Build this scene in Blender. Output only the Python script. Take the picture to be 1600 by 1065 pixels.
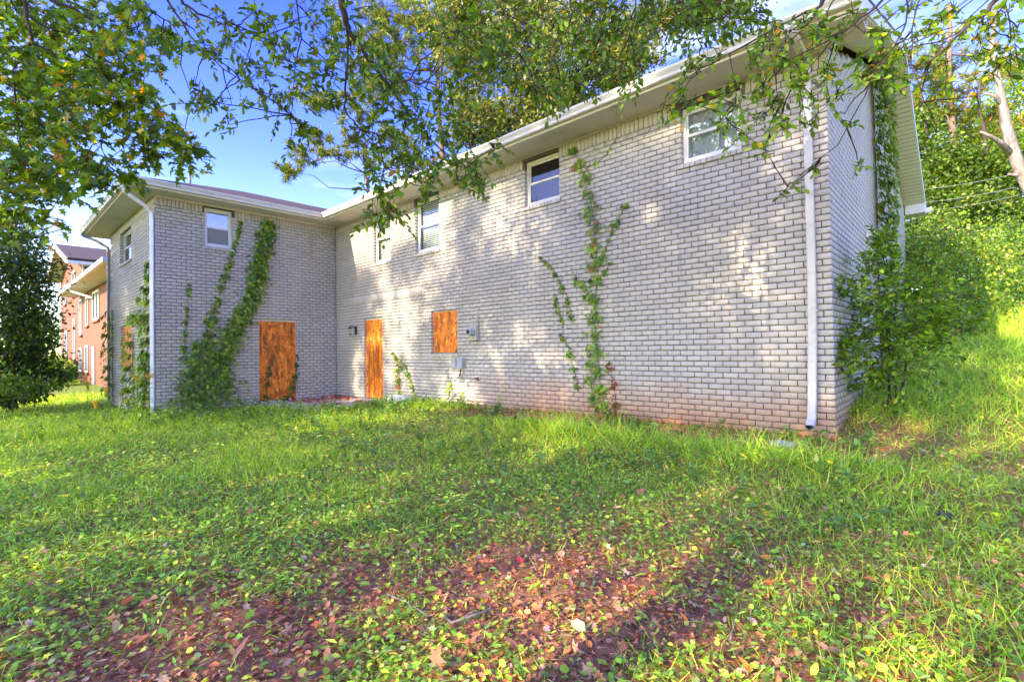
import bpy, bmesh, math, random
import numpy as np
from mathutils import Vector, Matrix
R = np.random.default_rng(7)
random.seed(7)
for o in list(bpy.data.objects): bpy.data.objects.remove(o)
scene = bpy.context.scene
COL = scene.collection

# ------------------------------------------------------------------ camera, sky, sun, exposure
CAMZ = 1.45
FPX, YAW, PITCH, ROLL = 770.0, 0.7449, 0.0165, -0.0162
def cam_basis():
    f = np.array([-math.sin(YAW)*math.cos(PITCH), math.cos(YAW)*math.cos(PITCH), math.sin(PITCH)])
    r = np.array([math.cos(YAW), math.sin(YAW), 0.0]); u = np.cross(r, f)
    return f, math.cos(ROLL)*r+math.sin(ROLL)*u, -math.sin(ROLL)*r+math.cos(ROLL)*u
CF, CR, CU = cam_basis()
cam = bpy.data.cameras.new('camera'); camo = bpy.data.objects.new('camera', cam); COL.objects.link(camo)
cam.sensor_width = 36.0; cam.lens = FPX/1600*36.0; cam.clip_end = 2000; cam.clip_start = 0.05
M = Matrix.Identity(4)
for i in range(3):
    M[i][0] = CR[i]; M[i][1] = CU[i]; M[i][2] = -CF[i]
M[2][3] = CAMZ
camo.matrix_world = M
scene.camera = camo

SUN_EL = math.radians(27.0)
SUN_AZ = np.array([-0.16, -1.0]); SUN_AZ = SUN_AZ/np.linalg.norm(SUN_AZ)
SUN = np.array([SUN_AZ[0]*math.cos(SUN_EL), SUN_AZ[1]*math.cos(SUN_EL), math.sin(SUN_EL)])
w = bpy.data.worlds.new('World'); scene.world = w; w.use_nodes = True
nt = w.node_tree; nt.nodes.clear()
sky = nt.nodes.new('ShaderNodeTexSky'); sky.sky_type = 'NISHITA'; sky.sun_disc = False
sky.sun_elevation = SUN_EL; sky.sun_rotation = math.atan2(SUN[0], SUN[1]); sky.altitude = 300
sky.air_density = 1.0; sky.dust_density = 0.5; sky.ozone_density = 1.8
bg = nt.nodes.new('ShaderNodeBackground'); bg.inputs[1].default_value = 0.15
out = nt.nodes.new('ShaderNodeOutputWorld')
tc = nt.nodes.new('ShaderNodeTexCoord'); mp = nt.nodes.new('ShaderNodeMapping'); mp.inputs['Scale'].default_value = (1.2, 1.2, 6.0)
nz = nt.nodes.new('ShaderNodeTexNoise'); nz.inputs['Scale'].default_value = 1.6; nz.inputs['Detail'].default_value = 7; nz.inputs['Roughness'].default_value = 0.6
cr = nt.nodes.new('ShaderNodeValToRGB'); cr.color_ramp.elements[0].position = 0.50; cr.color_ramp.elements[1].position = 0.78
cr.color_ramp.elements[1].color = (0.7, 0.7, 0.7, 1)
mx = nt.nodes.new('ShaderNodeMix'); mx.data_type = 'RGBA'
mx.inputs['B'].default_value = (2.2, 2.6, 3.1, 1)
nt.links.new(tc.outputs['Generated'], mp.inputs['Vector']); nt.links.new(mp.outputs[0], nz.inputs['Vector'])
nt.links.new(nz.outputs['Fac'], cr.inputs[0]); nt.links.new(cr.outputs[0], mx.inputs['Factor'])
hs = nt.nodes.new('ShaderNodeHueSaturation'); hs.inputs['Saturation'].default_value = 1.42; hs.inputs['Hue'].default_value = 0.542
nt.links.new(sky.outputs[0], hs.inputs['Color']); nt.links.new(hs.outputs[0], mx.inputs['A']); nt.links.new(mx.outputs['Result'], bg.inputs[0]); nt.links.new(bg.outputs[0], out.inputs[0])
sl = bpy.data.lights.new('sun', 'SUN'); sl.energy = 2.35; sl.angle = math.radians(0.53); sl.color = (1.0, 0.91, 0.76)
so = bpy.data.objects.new('sun', sl); COL.objects.link(so)
so.rotation_euler = Vector((-SUN).tolist()).to_track_quat('-Z', 'Y').to_euler()
so.location = (SUN*40).tolist()
scene.view_settings.view_transform = 'Standard'; scene.view_settings.look = 'None'
scene.view_settings.gamma = 1.0; scene.view_settings.use_curve_mapping = False
scene.view_settings.exposure = 2.62
scene.view_settings.use_white_balance = True; scene.view_settings.white_balance_temperature = 7450; scene.view_settings.white_balance_tint = 10.0   # camera balanced for open shade
scene.render.engine = 'CYCLES'

# ------------------------------------------------------------------ helpers
def pw(px, py, d):
    """point d metres in front of the camera plane on the ray through photo pixel (px,py)"""
    return CF*d + CR*(px-800)/FPX*d + CU*(532.5-py)/FPX*d + np.array([0, 0, CAMZ])
def projp(P):
    P = np.asarray(P, float)-np.array([0, 0, CAMZ]); d = P@CF
    return 800+FPX*(P@CR)/d, 532.5-FPX*(P@CU)/d, d
def tag(o, label=None, cat=None, group=None, kind=None):
    if label: o['label'] = label
    if cat: o['category'] = cat
    if group: o['group'] = group
    if kind: o['kind'] = kind
    return o
def link(o, parent=None):
    COL.objects.link(o)
    if parent is not None: o.parent = parent
    return o
def empty(name, loc=(0, 0, 0)):
    o = bpy.data.objects.new(name, None); COL.objects.link(o)
    o.location = [float(v) for v in loc]; o.empty_display_size = 0.2
    return o
def npmesh(name, V, F, mat=None, C=None, smooth=False):
    V = np.asarray(V, np.float32); F = np.asarray(F, np.int32)
    me = bpy.data.meshes.new(name)
    n, m, k = len(V), len(F), F.shape[1]
    me.vertices.add(n); me.vertices.foreach_set('co', V.ravel())
    me.loops.add(m*k); me.loops.foreach_set('vertex_index', F.ravel())
    me.polygons.add(m); me.polygons.foreach_set('loop_start', np.arange(0, m*k, k, dtype=np.int32))
    if smooth: me.polygons.foreach_set('use_smooth', np.ones(m, bool))
    if C is not None:
        C = np.asarray(C, np.float32)
        if C.shape[1] == 3: C = np.hstack([C, np.ones((len(C), 1), np.float32)])
        a = me.attributes.new('tint', 'FLOAT_COLOR', 'POINT'); a.data.foreach_set('color', C.ravel())
    me.update(calc_edges=True)
    if mat: me.materials.append(mat)
    return me
def inv_loc(parent):
    p = np.zeros(3)
    while parent is not None:
        p += np.array(parent.location); parent = parent.parent
    return p
def npobj(name, V, F, mat, parent=None, C=None, smooth=False):
    V = np.asarray(V, float)
    if parent is not None: V = V-inv_loc(parent)
    return link(bpy.data.objects.new(name, npmesh(name, V, F, mat, C, smooth)), parent)
class MB:
    """collects polygons in world coordinates, builds ONE mesh object"""
    def __init__(s): s.v = []; s.f = []
    def poly(s, pts):
        b = len(s.v); s.v += [tuple(float(c) for c in p) for p in pts]; s.f.append(list(range(b, b+len(pts)))); return s
    def box(s, a, b, bev=0.0):
        x0, y0, z0 = [min(p, q) for p, q in zip(a, b)]; x1, y1, z1 = [max(p, q) for p, q in zip(a, b)]
        base = len(s.v)
        s.v += [(x0,y0,z0),(x1,y0,z0),(x1,y1,z0),(x0,y1,z0),(x0,y0,z1),(x1,y0,z1),(x1,y1,z1),(x0,y1,z1)]
        for q in ((0,3,2,1),(4,5,6,7),(0,1,5,4),(1,2,6,5),(2,3,7,6),(3,0,4,7)): s.f.append([base+i for i in q])
        return s
    def prism(s, prof, A, B, cap=True):
        """prof: list of 3-vectors offsets; swept from A to B"""
        b = len(s.v); n = len(prof)
        A = np.array(A, float); B = np.array(B, float)
        for p in prof: s.v.append(tuple((A+np.array(p)).tolist()))
        for p in prof: s.v.append(tuple((B+np.array(p)).tolist()))
        for i in range(n):
            j = (i+1) % n; s.f.append([b+i, b+j, b+n+j, b+n+i])
        if cap: s.f.append([b+i for i in range(n)][::-1]); s.f.append([b+n+i for i in range(n)])
        return s
    def tube(s, pts, rad, n=7, cap=True):
        pts = [np.array(p, float) for p in pts]
        if np.isscalar(rad): rad = [rad]*len(pts)
        b = len(s.v); up = np.array([0.13, 0.21, 0.97]); prev = None
        for i, p in enumerate(pts):
            t = pts[min(i+1, len(pts)-1)]-pts[max(i-1, 0)]; t = t/(np.linalg.norm(t)+1e-9)
            if prev is None:
                a = np.cross(t, up)
                if np.linalg.norm(a) < 0.1: a = np.cross(t, np.array([1, 0, 0.1]))
            else: a = prev-t*(prev@t)
            a = a/(np.linalg.norm(a)+1e-9); c = np.cross(t, a); prev = a
            for k in range(n):
                th = 2*math.pi*k/n; q = p+rad[i]*(math.cos(th)*a+math.sin(th)*c); s.v.append(tuple(q.tolist()))
        for i in range(len(pts)-1):
            for k in range(n):
                k2 = (k+1) % n; s.f.append([b+i*n+k, b+i*n+k2, b+(i+1)*n+k2, b+(i+1)*n+k])
        if cap:
            s.f.append([b+k for k in range(n)][::-1]); e = b+(len(pts)-1)*n; s.f.append([e+k for k in range(n)])
        return s
    def build(s, name, mat, parent=None, smooth=False, bevel=0):
        off = inv_loc(parent) if parent is not None else np.zeros(3)
        me = bpy.data.meshes.new(name)
        me.from_pydata([(x-off[0], y-off[1], z-off[2]) for x, y, z in s.v], [], s.f)
        if smooth:
            for p in me.polygons: p.use_smooth = True
        me.materials.append(mat); me.update()
        o = link(bpy.data.objects.new(name, me), parent)
        if bevel:
            m = o.modifiers.new('bevel', 'BEVEL'); m.width = bevel; m.segments = 2; m.limit_method = 'ANGLE'
        return o
class SineNoise:
    def __init__(s, seed, scale, n=9):
        g = np.random.default_rng(seed); a = g.uniform(0, 2*math.pi, n); k = scale*g.uniform(0.5, 2.2, n)
        s.kx = k*np.cos(a); s.ky = k*np.sin(a); s.p = g.uniform(0, 6.28, n)
    def __call__(s, x, y):
        x = np.asarray(x, float)[..., None]; y = np.asarray(y, float)[..., None]
        return np.sin(x*s.kx+y*s.ky+s.p).mean(-1)*1.6
def sstep(x, a, b):
    t = np.clip((np.asarray(x, float)-a)/(b-a), 0, 1); return t*t*(3-2*t)

# ------------------------------------------------------------------ materials
def newmat(name):
    m = bpy.data.materials.new(name); m.use_nodes = True; n = m.node_tree; n.nodes.clear()
    o = n.nodes.new('ShaderNodeOutputMaterial'); b = n.nodes.new('ShaderNodeBsdfPrincipled'); n.links.new(b.outputs[0], o.inputs[0])
    return m, n, b, o
def N(n, t, **kw):
    x = n.nodes.new(t)
    for k, v in kw.items():
        if k in x.inputs: x.inputs[k].default_value = v
        else: setattr(x, k, v)
    return x
def mixc(n, fac, a, b, mode='MIX'):
    x = n.nodes.new('ShaderNodeMix'); x.data_type = 'RGBA'; x.blend_type = mode
    for sock, val in (('Factor', fac), ('A', a), ('B', b)):
        if hasattr(val, 'node'): n.links.new(val, x.inputs[sock])
        elif sock == 'Factor': x.inputs[sock].default_value = val
        else: x.inputs[sock].default_value = (*val, 1)
    return x.outputs['Result']
def ramp(n, fac, a, b, ca=(0, 0, 0), cb=(1, 1, 1)):
    x = n.nodes.new('ShaderNodeValToRGB'); x.color_ramp.elements[0].position = a; x.color_ramp.elements[1].position = b
    x.color_ramp.elements[0].color = (*ca, 1); x.color_ramp.elements[1].color = (*cb, 1)
    n.links.new(fac, x.inputs[0]); return x.outputs[0]
def noise(n, scale, detail=4, rough=0.55, vec=None, sc=None):
    x = N(n, 'ShaderNodeTexNoise', Scale=scale, Detail=detail, Roughness=rough)
    if vec is None:
        g = n.nodes.new('ShaderNodeNewGeometry'); vec = g.outputs['Position']
    if sc is not None:
        mp = n.nodes.new('ShaderNodeMapping'); mp.inputs['Scale'].default_value = sc; n.links.new(vec, mp.inputs[0]); vec = mp.outputs[0]
    n.links.new(vec, x.inputs['Vector']); return x.outputs['Fac']
def bump(n, b, h, strength=0.3, dist=0.01):
    x = N(n, 'ShaderNodeBump', Strength=strength, Distance=dist); n.links.new(h, x.inputs['Height']); n.links.new(x.outputs[0], b.inputs['Normal'])
def plain(name, col, rough=0.6, var=0.12, scale=6, metallic=0.0, bumps=0.0, spec=0.4, dirt=None, dirt_scale=3.0, dirt_lo=0.55):
    m, n, b, o = newmat(name)
    f = noise(n, scale, 5)
    c = mixc(n, f, tuple(x*(1-var) for x in col), tuple(min(1, x*(1+var)) for x in col))
    if dirt is not None:
        c = mixc(n, ramp(n, noise(n, dirt_scale, 6, 0.65), dirt_lo, dirt_lo+0.2, cb=(0.8,)*3), c, dirt)
    n.links.new(c, b.inputs['Base Color']); b.inputs['Roughness'].default_value = rough
    b.inputs['Metallic'].default_value = metallic; b.inputs['Specular IOR Level'].default_value = spec
    if bumps: bump(n, b, noise(n, scale*6, 4), bumps, 0.01)
    return m
def brick_mat(name, per_object):
    m, n, b, o = newmat(name)
    g = n.nodes.new('ShaderNodeNewGeometry'); pos = g.outputs['Position']
    if per_object:
        t = n.nodes.new('ShaderNodeObjectInfo').outputs['Random']
    else:
        a = N(n, 'ShaderNodeAttribute', attribute_name='tint'); t = a.outputs['Fac']
    c = mixc(n, t, (0.385, 0.345, 0.285), (0.48, 0.435, 0.362))
    c = mixc(n, ramp(n, noise(n, 1.3, 5, 0.6), 0.35, 0.7), c, mixc(n, 0.5, c, (0.50, 0.458, 0.385)))
    # grime that settled on the painted bricks: shaped blotches
    c = mixc(n, ramp(n, noise(n, 5.5, 6, 0.7), 0.56, 0.72, cb=(0.35,)*3), c, (0.30, 0.27, 0.24))
    # rain streaks down the paint and chalky faded areas
    c = mixc(n, ramp(n, noise(n, 2.4, 6, 0.6, pos, (3.2, 3.2, 0.28)), 0.55, 0.74, cb=(0.55,)*3), c, (0.235, 0.205, 0.17))
    c = mixc(n, ramp(n, noise(n, 0.55, 4, 0.5), 0.48, 0.66, cb=(0.45,)*3), c, (0.56, 0.52, 0.45))
    # paint chipped to the red body of the brick
    c = mixc(n, ramp(n, noise(n, 14, 5, 0.7), 0.70, 0.73, cb=(0.75,)*3), c, (0.26, 0.115, 0.07))
    # worn arrises/specks
    c = mixc(n, ramp(n, noise(n, 60, 3, 0.6), 0.62, 0.75, cb=(0.45,)*3), c, (0.20, 0.18, 0.165))
    # red clay splashed up at the foot of the wall
    sx = n.nodes.new('ShaderNodeSeparateXYZ'); n.links.new(pos, sx.inputs[0])
    nzv = noise(n, 1.7, 5, 0.6)
    ad = N(n, 'ShaderNodeMath', operation='MULTIPLY_ADD'); n.links.new(nzv, ad.inputs[0]); ad.inputs[1].default_value = -0.75; n.links.new(sx.outputs['Z'], ad.inputs[2])
    mr = N(n, 'ShaderNodeMapRange'); mr.inputs['From Min'].default_value = 0.62; mr.inputs['From Max'].default_value = -0.06
    n.links.new(ad.outputs[0], mr.inputs['Value'])
    xr = N(n, 'ShaderNodeMapRange'); xr.inputs['From Min'].default_value = -8.5; xr.inputs['From Max'].default_value = -5.5; n.links.new(sx.outputs['X'], xr.inputs['Value'])
    mu = N(n, 'ShaderNodeMath', operation='MULTIPLY'); n.links.new(mr.outputs[0], mu.inputs[0]); n.links.new(xr.outputs[0], mu.inputs[1])
    c = mixc(n, mu.outputs[0], c, (0.50, 0.27, 0.13))
    # a bare clay-red lowest course line
    m2 = N(n, 'ShaderNodeMapRange'); m2.inputs['From Min'].default_value = 0.42; m2.inputs['From Max'].default_value = 0.34
    a2 = N(n, 'ShaderNodeMath', operation='MULTIPLY_ADD'); n.links.new(noise(n, 3.5, 3), a2.inputs[0]); a2.inputs[1].default_value = 0.10; n.links.new(sx.outputs['Z'], a2.inputs[2])
    n.links.new(a2.outputs[0], m2.inputs['Value'])
    mu2 = N(n, 'ShaderNodeMath', operation='MULTIPLY'); n.links.new(m2.outputs[0], mu2.inputs[0]); n.links.new(xr.outputs[0], mu2.inputs[1])
    c = mixc(n, mu2.outputs[0], c, (0.48, 0.17, 0.065))
    n.links.new(c, b.inputs['Base Color']); b.inputs['Roughness'].default_value = 0.62; b.inputs['Specular IOR Level'].default_value = 0.35
    bump(n, b, noise(n, 45, 5, 0.65), 0.35, 0.006)
    return m
def leaf_mat(name, transl=0.35, rough=0.42, spec=0.5, gain=(1, 1, 1)):
    m, n, b, o = newmat(name)
    a = N(n, 'ShaderNodeAttribute', attribute_name='tint'); c = mixc(n, 1.0, a.outputs['Color'], gain, 'MULTIPLY')
    n.links.new(c, b.inputs['Base Color']); b.inputs['Roughness'].default_value = rough; b.inputs['Specular IOR Level'].default_value = spec
    t = n.nodes.new('ShaderNodeBsdfTranslucent'); c2 = mixc(n, 1.0, c, (1.45, 1.5, 0.55), 'MULTIPLY'); n.links.new(c2, t.inputs[0])
    s = n.nodes.new('ShaderNodeMixShader'); s.inputs[0].default_value = transl
    n.links.new(b.outputs[0], s.inputs[1]); n.links.new(t.outputs[0], s.inputs[2]); n.links.new(s.outputs[0], o.inputs[0])
    return m
def glass_mat(name, tint=(0.9, 0.95, 0.95), base_reflect=0.05):
    m, n, b, o = newmat(name); n.nodes.remove(b)
    tr = n.nodes.new('ShaderNodeBsdfTransparent'); tr.inputs[0].default_value = (*tint, 1)
    gl = n.nodes.new('ShaderNodeBsdfGlossy'); gl.inputs['Roughness'].default_value = 0.015
    lw = N(n, 'ShaderNodeLayerWeight', Blend=0.5); pwr = N(n, 'ShaderNodeMath', operation='POWER'); n.links.new(lw.outputs['Facing'], pwr.inputs[0]); pwr.inputs[1].default_value = 4.0
    ad = N(n, 'ShaderNodeMath', operation='MULTIPLY_ADD', use_clamp=True); n.links.new(pwr.outputs[0], ad.inputs[0]); ad.inputs[1].default_value = 0.8; ad.inputs[2].default_value = base_reflect
    s = n.nodes.new('ShaderNodeMixShader'); n.links.new(ad.outputs[0], s.inputs[0]); n.links.new(tr.outputs[0], s.inputs[1]); n.links.new(gl.outputs[0], s.inputs[2])
    n.links.new(s.outputs[0], o.inputs[0]); return m
def osb_mat(name):
    m, n, b, o = newmat(name)
    g = n.nodes.new('ShaderNodeNewGeometry'); pos = g.outputs['Position']
    mp = n.nodes.new('ShaderNodeMapping'); mp.inputs['Scale'].default_value = (19, 19, 9); mp.inputs['Rotation'].default_value = (0.3, 0.5, 0.7); n.links.new(pos, mp.inputs[0])
    nz2 = N(n, 'ShaderNodeTexNoise', Scale=9.0, Detail=3.0); n.links.new(pos, nz2.inputs['Vector'])
    va = n.nodes.new('ShaderNodeVectorMath'); va.operation = 'MULTIPLY_ADD'; n.links.new(nz2.outputs['Color'], va.inputs[0]); va.inputs[1].default_value = (3, 3, 3); n.links.new(mp.outputs[0], va.inputs[2])
    vo = N(n, 'ShaderNodeTexVoronoi', Scale=1.0); n.links.new(va.outputs[0], vo.inputs['Vector'])
    sp = n.nodes.new('ShaderNodeSeparateColor'); n.links.new(vo.outputs['Color'], sp.inputs[0])
    r = n.nodes.new('ShaderNodeValToRGB'); e = r.color_ramp.elements
    e[0].position = 0; e[0].color = (0.12, 0.030, 0.004, 1); e[1].position = 1; e[1].color = (0.72, 0.36, 0.11, 1)
    for p_, c_ in ((0.3, (0.40, 0.115, 0.012)), (0.6, (0.52, 0.165, 0.016)), (0.86, (0.58, 0.205, 0.022))):
        k = e.new(p_); k.color = (*c_, 1)
    n.links.new(sp.outputs[0], r.inputs[0])
    c = mixc(n, ramp(n, noise(n, 3.0, 6, 0.7, pos, (2.2, 2.2, 0.35)), 0.47, 0.64, cb=(0.85,)*3), r.outputs[0], (0.05, 0.018, 0.008))
    c = mixc(n, ramp(n, noise(n, 2.1, 5, 0.6), 0.35, 0.75, cb=(0.3,)*3), c, (0.62, 0.19, 0.016))
    c = mixc(n, 1.0, c, (1.5, 1.18, 0.6), 'MULTIPLY'); n.links.new(c, b.inputs['Base Color']); b.inputs['Roughness'].default_value = 0.55
    bump(n, b, sp.outputs[1], 0.4, 0.004)
    return m
def soil_mat():
    m, n, b, o = newmat('red_clay_soil')
    c = mixc(n, noise(n, 2.2, 8, 0.65), (0.44, 0.18, 0.075), (0.62, 0.285, 0.125))
    c = mixc(n, ramp(n, noise(n, 11, 6, 0.7), 0.48, 0.62, cb=(0.7,)*3), c, (0.13, 0.065, 0.038))
    g = n.nodes.new('ShaderNodeNewGeometry'); a = N(n, 'ShaderNodeAttribute', attribute_name='tint')
    gr = mixc(n, noise(n, 1.4, 6, 0.65), (0.10, 0.16, 0.03), (0.2, 0.27, 0.05))
    c = mixc(n, a.outputs['Fac'], c, gr)
    n.links.new(c, b.inputs['Base Color']); b.inputs['Roughness'].default_value = 0.9; b.inputs['Specular IOR Level'].default_value = 0.15
    bump(n, b, noise(n, 28, 6, 0.7), 0.7, 0.03)
    return m
def bark_mat(name, c1, c2, scale=9):
    m, n, b, o = newmat(name)
    f = noise(n, scale, 6, 0.65, None, (1, 1, 0.25))
    c = mixc(n, ramp(n, f, 0.35, 0.68), c1, c2); n.links.new(c, b.inputs['Base Color']); b.inputs['Roughness'].default_value = 0.85
    b.inputs['Specular IOR Level'].default_value = 0.2; bump(n, b, f, 0.8, 0.02); return m
def farbrick_mat():
    m, n, b, o = newmat('orange_brick')
    g = n.nodes.new('ShaderNodeNewGeometry'); sx = n.nodes.new('ShaderNodeSeparateXYZ'); n.links.new(g.outputs['Position'], sx.inputs[0])
    ad = N(n, 'ShaderNodeMath', operation='ADD'); n.links.new(sx.outputs['X'], ad.inputs[0]); n.links.new(sx.outputs['Y'], ad.inputs[1])
    cb = n.nodes.new('ShaderNodeCombineXYZ'); n.links.new(ad.outputs[0], cb.inputs[0]); n.links.new(sx.outputs['Z'], cb.inputs[1])
    br = N(n, 'ShaderNodeTexBrick', Scale=1.0); br.inputs['Color1'].default_value = (0.21, 0.045, 0.013, 1); br.inputs['Color2'].default_value = (0.15, 0.032, 0.011, 1)
    br.inputs['Mortar'].default_value = (0.2, 0.125, 0.08, 1); br.inputs['Brick Width'].default_value = 0.21; br.inputs['Row Height'].default_value = 0.075; br.inputs['Mortar Size'].default_value = 0.008
    n.links.new(cb.outputs[0], br.inputs['Vector'])
    c = mixc(n, ramp(n, noise(n, 1.2, 6, 0.7), 0.45, 0.7, cb=(0.5,)*3), br.outputs['Color'], (0.25, 0.08, 0.028))
    n.links.new(c, b.inputs['Base Color']); b.inputs['Roughness'].default_value = 0.8; return m

MT = dict(
    brick=brick_mat('painted_brick', False), brick_one=brick_mat('painted_brick_single', True),
    mortar=plain('raked_mortar', (0.125, 0.108, 0.094), 0.9, 0.35, 8, bumps=0.4, spec=0.1, dirt=(0.33, 0.30, 0.26), dirt_scale=2.6, dirt_lo=0.6),
    white=plain('white_vinyl', (0.66, 0.655, 0.63), 0.4, 0.05, 4, dirt=(0.5, 0.47, 0.40), dirt_lo=0.6),
    trim=plain('cream_painted_trim', (0.66, 0.63, 0.55), 0.5, 0.08, 2.5, dirt=(0.33, 0.29, 0.21), dirt_scale=2.2, dirt_lo=0.57),
    soffit=plain('soffit_paint', (0.60, 0.57, 0.48), 0.6, 0.10, 1.8, dirt=(0.34, 0.32, 0.20), dirt_scale=1.4, dirt_lo=0.53),
    vsoffit=plain('vinyl_soffit', (0.68, 0.67, 0.60), 0.5, 0.06, 3),
    gutter=plain('gutter_aluminium', (0.58, 0.55, 0.48), 0.38, 0.07, 3, dirt=(0.36, 0.33, 0.27), dirt_scale=4.5, dirt_lo=0.57),
    pipe=plain('cream_downspout', (0.56, 0.53, 0.46), 0.42, 0.08, 2.5, dirt=(0.30, 0.26, 0.19), dirt_scale=5, dirt_lo=0.55),
    pipewhite=plain('white_downspout', (0.80, 0.80, 0.79), 0.4, 0.05, 3, dirt=(0.5, 0.48, 0.42), dirt_lo=0.62),
    greyshade=plain('grey_pipe_shade_tone', (0.22, 0.22, 0.23), 0.45, 0.1, 4),  # grey of small pipes; on the far downspout it stands for shade
    shingle=plain('brown_shingle', (0.075, 0.05, 0.045), 0.9, 0.4, 14, bumps=0.5),
    glass=glass_mat('window_glass'), glassb=glass_mat('bright_window_glass', (0.95, 0.98, 1.0), 0.25),
    screen=plain('insect_screen', (0.22, 0.21, 0.20), 0.8, 0.1, 200),
    blind=plain('blind_slat', (0.66, 0.64, 0.56), 0.5, 0.05, 3), curtain=plain('pale_curtain', (0.62, 0.64, 0.66), 0.8, 0.12, 5),
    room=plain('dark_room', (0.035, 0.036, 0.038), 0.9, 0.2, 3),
    osb=osb_mat('strand_board'), soil=soil_mat(),
    concrete=plain('concrete', (0.40, 0.385, 0.36), 0.85, 0.15, 5, bumps=0.4, dirt=(0.16, 0.13, 0.10), dirt_scale=3.5, dirt_lo=0.52),
    black=plain('black_metal', (0.015, 0.015, 0.016), 0.4, 0.2, 6), grey=plain('grey_enamel', (0.36, 0.37, 0.37), 0.42, 0.1, 5, dirt=(0.2, 0.18, 0.15)),
    lightgrey=plain('light_grey_enamel', (0.56, 0.56, 0.54), 0.45, 0.08, 5), brown=plain('rusty_iron', (0.16, 0.075, 0.04), 0.8, 0.4, 20),
    bag=plain('white_plastic', (0.78, 0.79, 0.80), 0.35, 0.06, 8), wire=plain('cable', (0.16, 0.16, 0.19), 0.5, 0.05, 5),
    bark=bark_mat('dark_bark', (0.035, 0.024, 0.02), (0.10, 0.075, 0.06)), pinebark=bark_mat('pine_bark', (0.12, 0.06, 0.045), (0.30, 0.19, 0.15), 5),
    snag=bark_mat('grey_dead_wood', (0.13, 0.10, 0.09), (0.36, 0.31, 0.28), 7), vinestem=bark_mat('vine_stem', (0.10, 0.05, 0.04), (0.19, 0.11, 0.08), 20),
    twig=bark_mat('dry_twig', (0.27, 0.19, 0.13), (0.48, 0.38, 0.28), 14),
    leaf=leaf_mat('foliage', 0.44, gain=(1.55, 1.5, 0.8)), grass=leaf_mat('grass_blades', 0.30, 0.5, 0.35), dead=leaf_mat('fallen_leaves', 0.06, 0.55, 0.4),
    farbrick=farbrick_mat(), siding=plain('pale_siding', (0.62, 0.63, 0.62), 0.6, 0.06, 2), timber=plain('red_timber', (0.20, 0.065, 0.04), 0.7, 0.25, 4),
    paneD=plain('dim_pane', (0.07, 0.085, 0.10), 0.12, 0.3, 1.5, spec=0.8),
)
# ------------------------------------------------------------------ key dimensions (metres)
Y0, XR, XM, YW, XL, YB = 7.03, -1.186, -13.388, 2.706, -18.93, 17.4
ZT = 5.05               # top of brick under the soffit
EAVE = 0.60
SLOPE = 0.35
BL, BH, BJ = 0.2035, 0.0785, 0.0120
ZG = ZT-0.205-64*BH     # course datum; soldier course of 0.205 on top
def zc(k): return ZG+k*BH
def snapz(z): return zc(round((z-ZG)/BH))

# ------------------------------------------------------------------ ground
n1, n2, n3 = SineNoise(1, 1.1), SineNoise(2, 0.35), SineNoise(3, 2.7)
def gh(x, y):
    x = np.asarray(x, float); y = np.asarray(y, float)
    z = (0.020+0.020*sstep(x, -11, -7))*np.clip(y, 0, 7)
    hill = sstep(x, -20, -10)
    t = np.clip(y-6.6, 0, 60); z = z+hill*(0.155*t*sstep(t, 0, 1.5)-0.0009*t*t)
    z = z+0.09*np.exp(-((y-5.35)/0.42)**2)*sstep(x, -7.5, -5.5)
    z = z+0.025*n1(x, y)+0.05*n2(x, y)*sstep(np.hypot(x, y), 2, 9)*(1-sstep(y, 6.2, 6.9)*(x > -14))
    # path of worn ground beside the corner of the house
    z = z-0.05*np.exp(-((y-6.45)/0.4)**2)*sstep(x, -7.5, -5.5)
    return z
def bare(x, y):
    """0 grown over .. 1 bare litter"""
    dx, dy = x+1.95, y-1.75
    a = dx*CR[0]+dy*CR[1]; d = dx*(-0.68)+dy*0.733
    b = 1.4*np.exp(-((a+0.15)/2.35)**4-((d+0.0-0.06*a)/0.95)**2)
    b = b*(0.80+0.55*n3(x, y)+0.25*n1(x*2, y*2)+0.35*n3(x*2.7, y*2.7))
    s = np.exp(-((y-6.58)/0.42)**2)*sstep(x, -8.5, -6.5)*sstep(-x, 0.2, 1.0)*1.6
    p = 0.75*np.exp(-((y-(5.05+0.35*x+1.3))/0.28)**2)*sstep(x, -1.2, 0.2)
    q = 0.7*np.exp(-((x+0.78)**2+(y-7.45)**2)/0.16)
    return np.clip(np.maximum.reduce([b, s*(0.75+0.4*n3(x, y)), p*(0.8+0.5*n3(x, y)), q]), 0, 1)
def make_ground():
    xs = np.unique(np.concatenate([np.linspace(-600, -60, 12), np.linspace(-60, -20, 41), np.linspace(-20, 6, 210), np.linspace(6, 40, 30), np.linspace(40, 600, 12)]))
    ys = np.unique(np.concatenate([np.linspace(-600, -30, 12), np.linspace(-30, -3, 28), np.linspace(-3, 12, 150), np.linspace(12, 60, 60), np.linspace(60, 700, 14)]))
    X, Y = np.meshgrid(xs, ys); Z = gh(X, Y)
    V = np.stack([X.ravel(), Y.ravel(), Z.ravel()], 1); nx, ny = len(xs), len(ys)
    i = (np.arange(ny-1)[:, None]*nx+np.arange(nx-1)[None]).ravel()
    F = np.stack([i, i+1, i+nx+1, i+nx], 1)
    g = np.clip(0.30+0.9*sstep(np.hypot(X, Y), 7, 16)-bare(X, Y), 0, 1).ravel()
    g = np.where(np.hypot(X, Y).ravel() < 4, g*0.5, g)
    C = np.stack([g, g, g], 1)
    o = npobj('ground', V, F, MT['soil'], None, C, True); tag(o, kind='structure')
make_ground()

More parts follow.
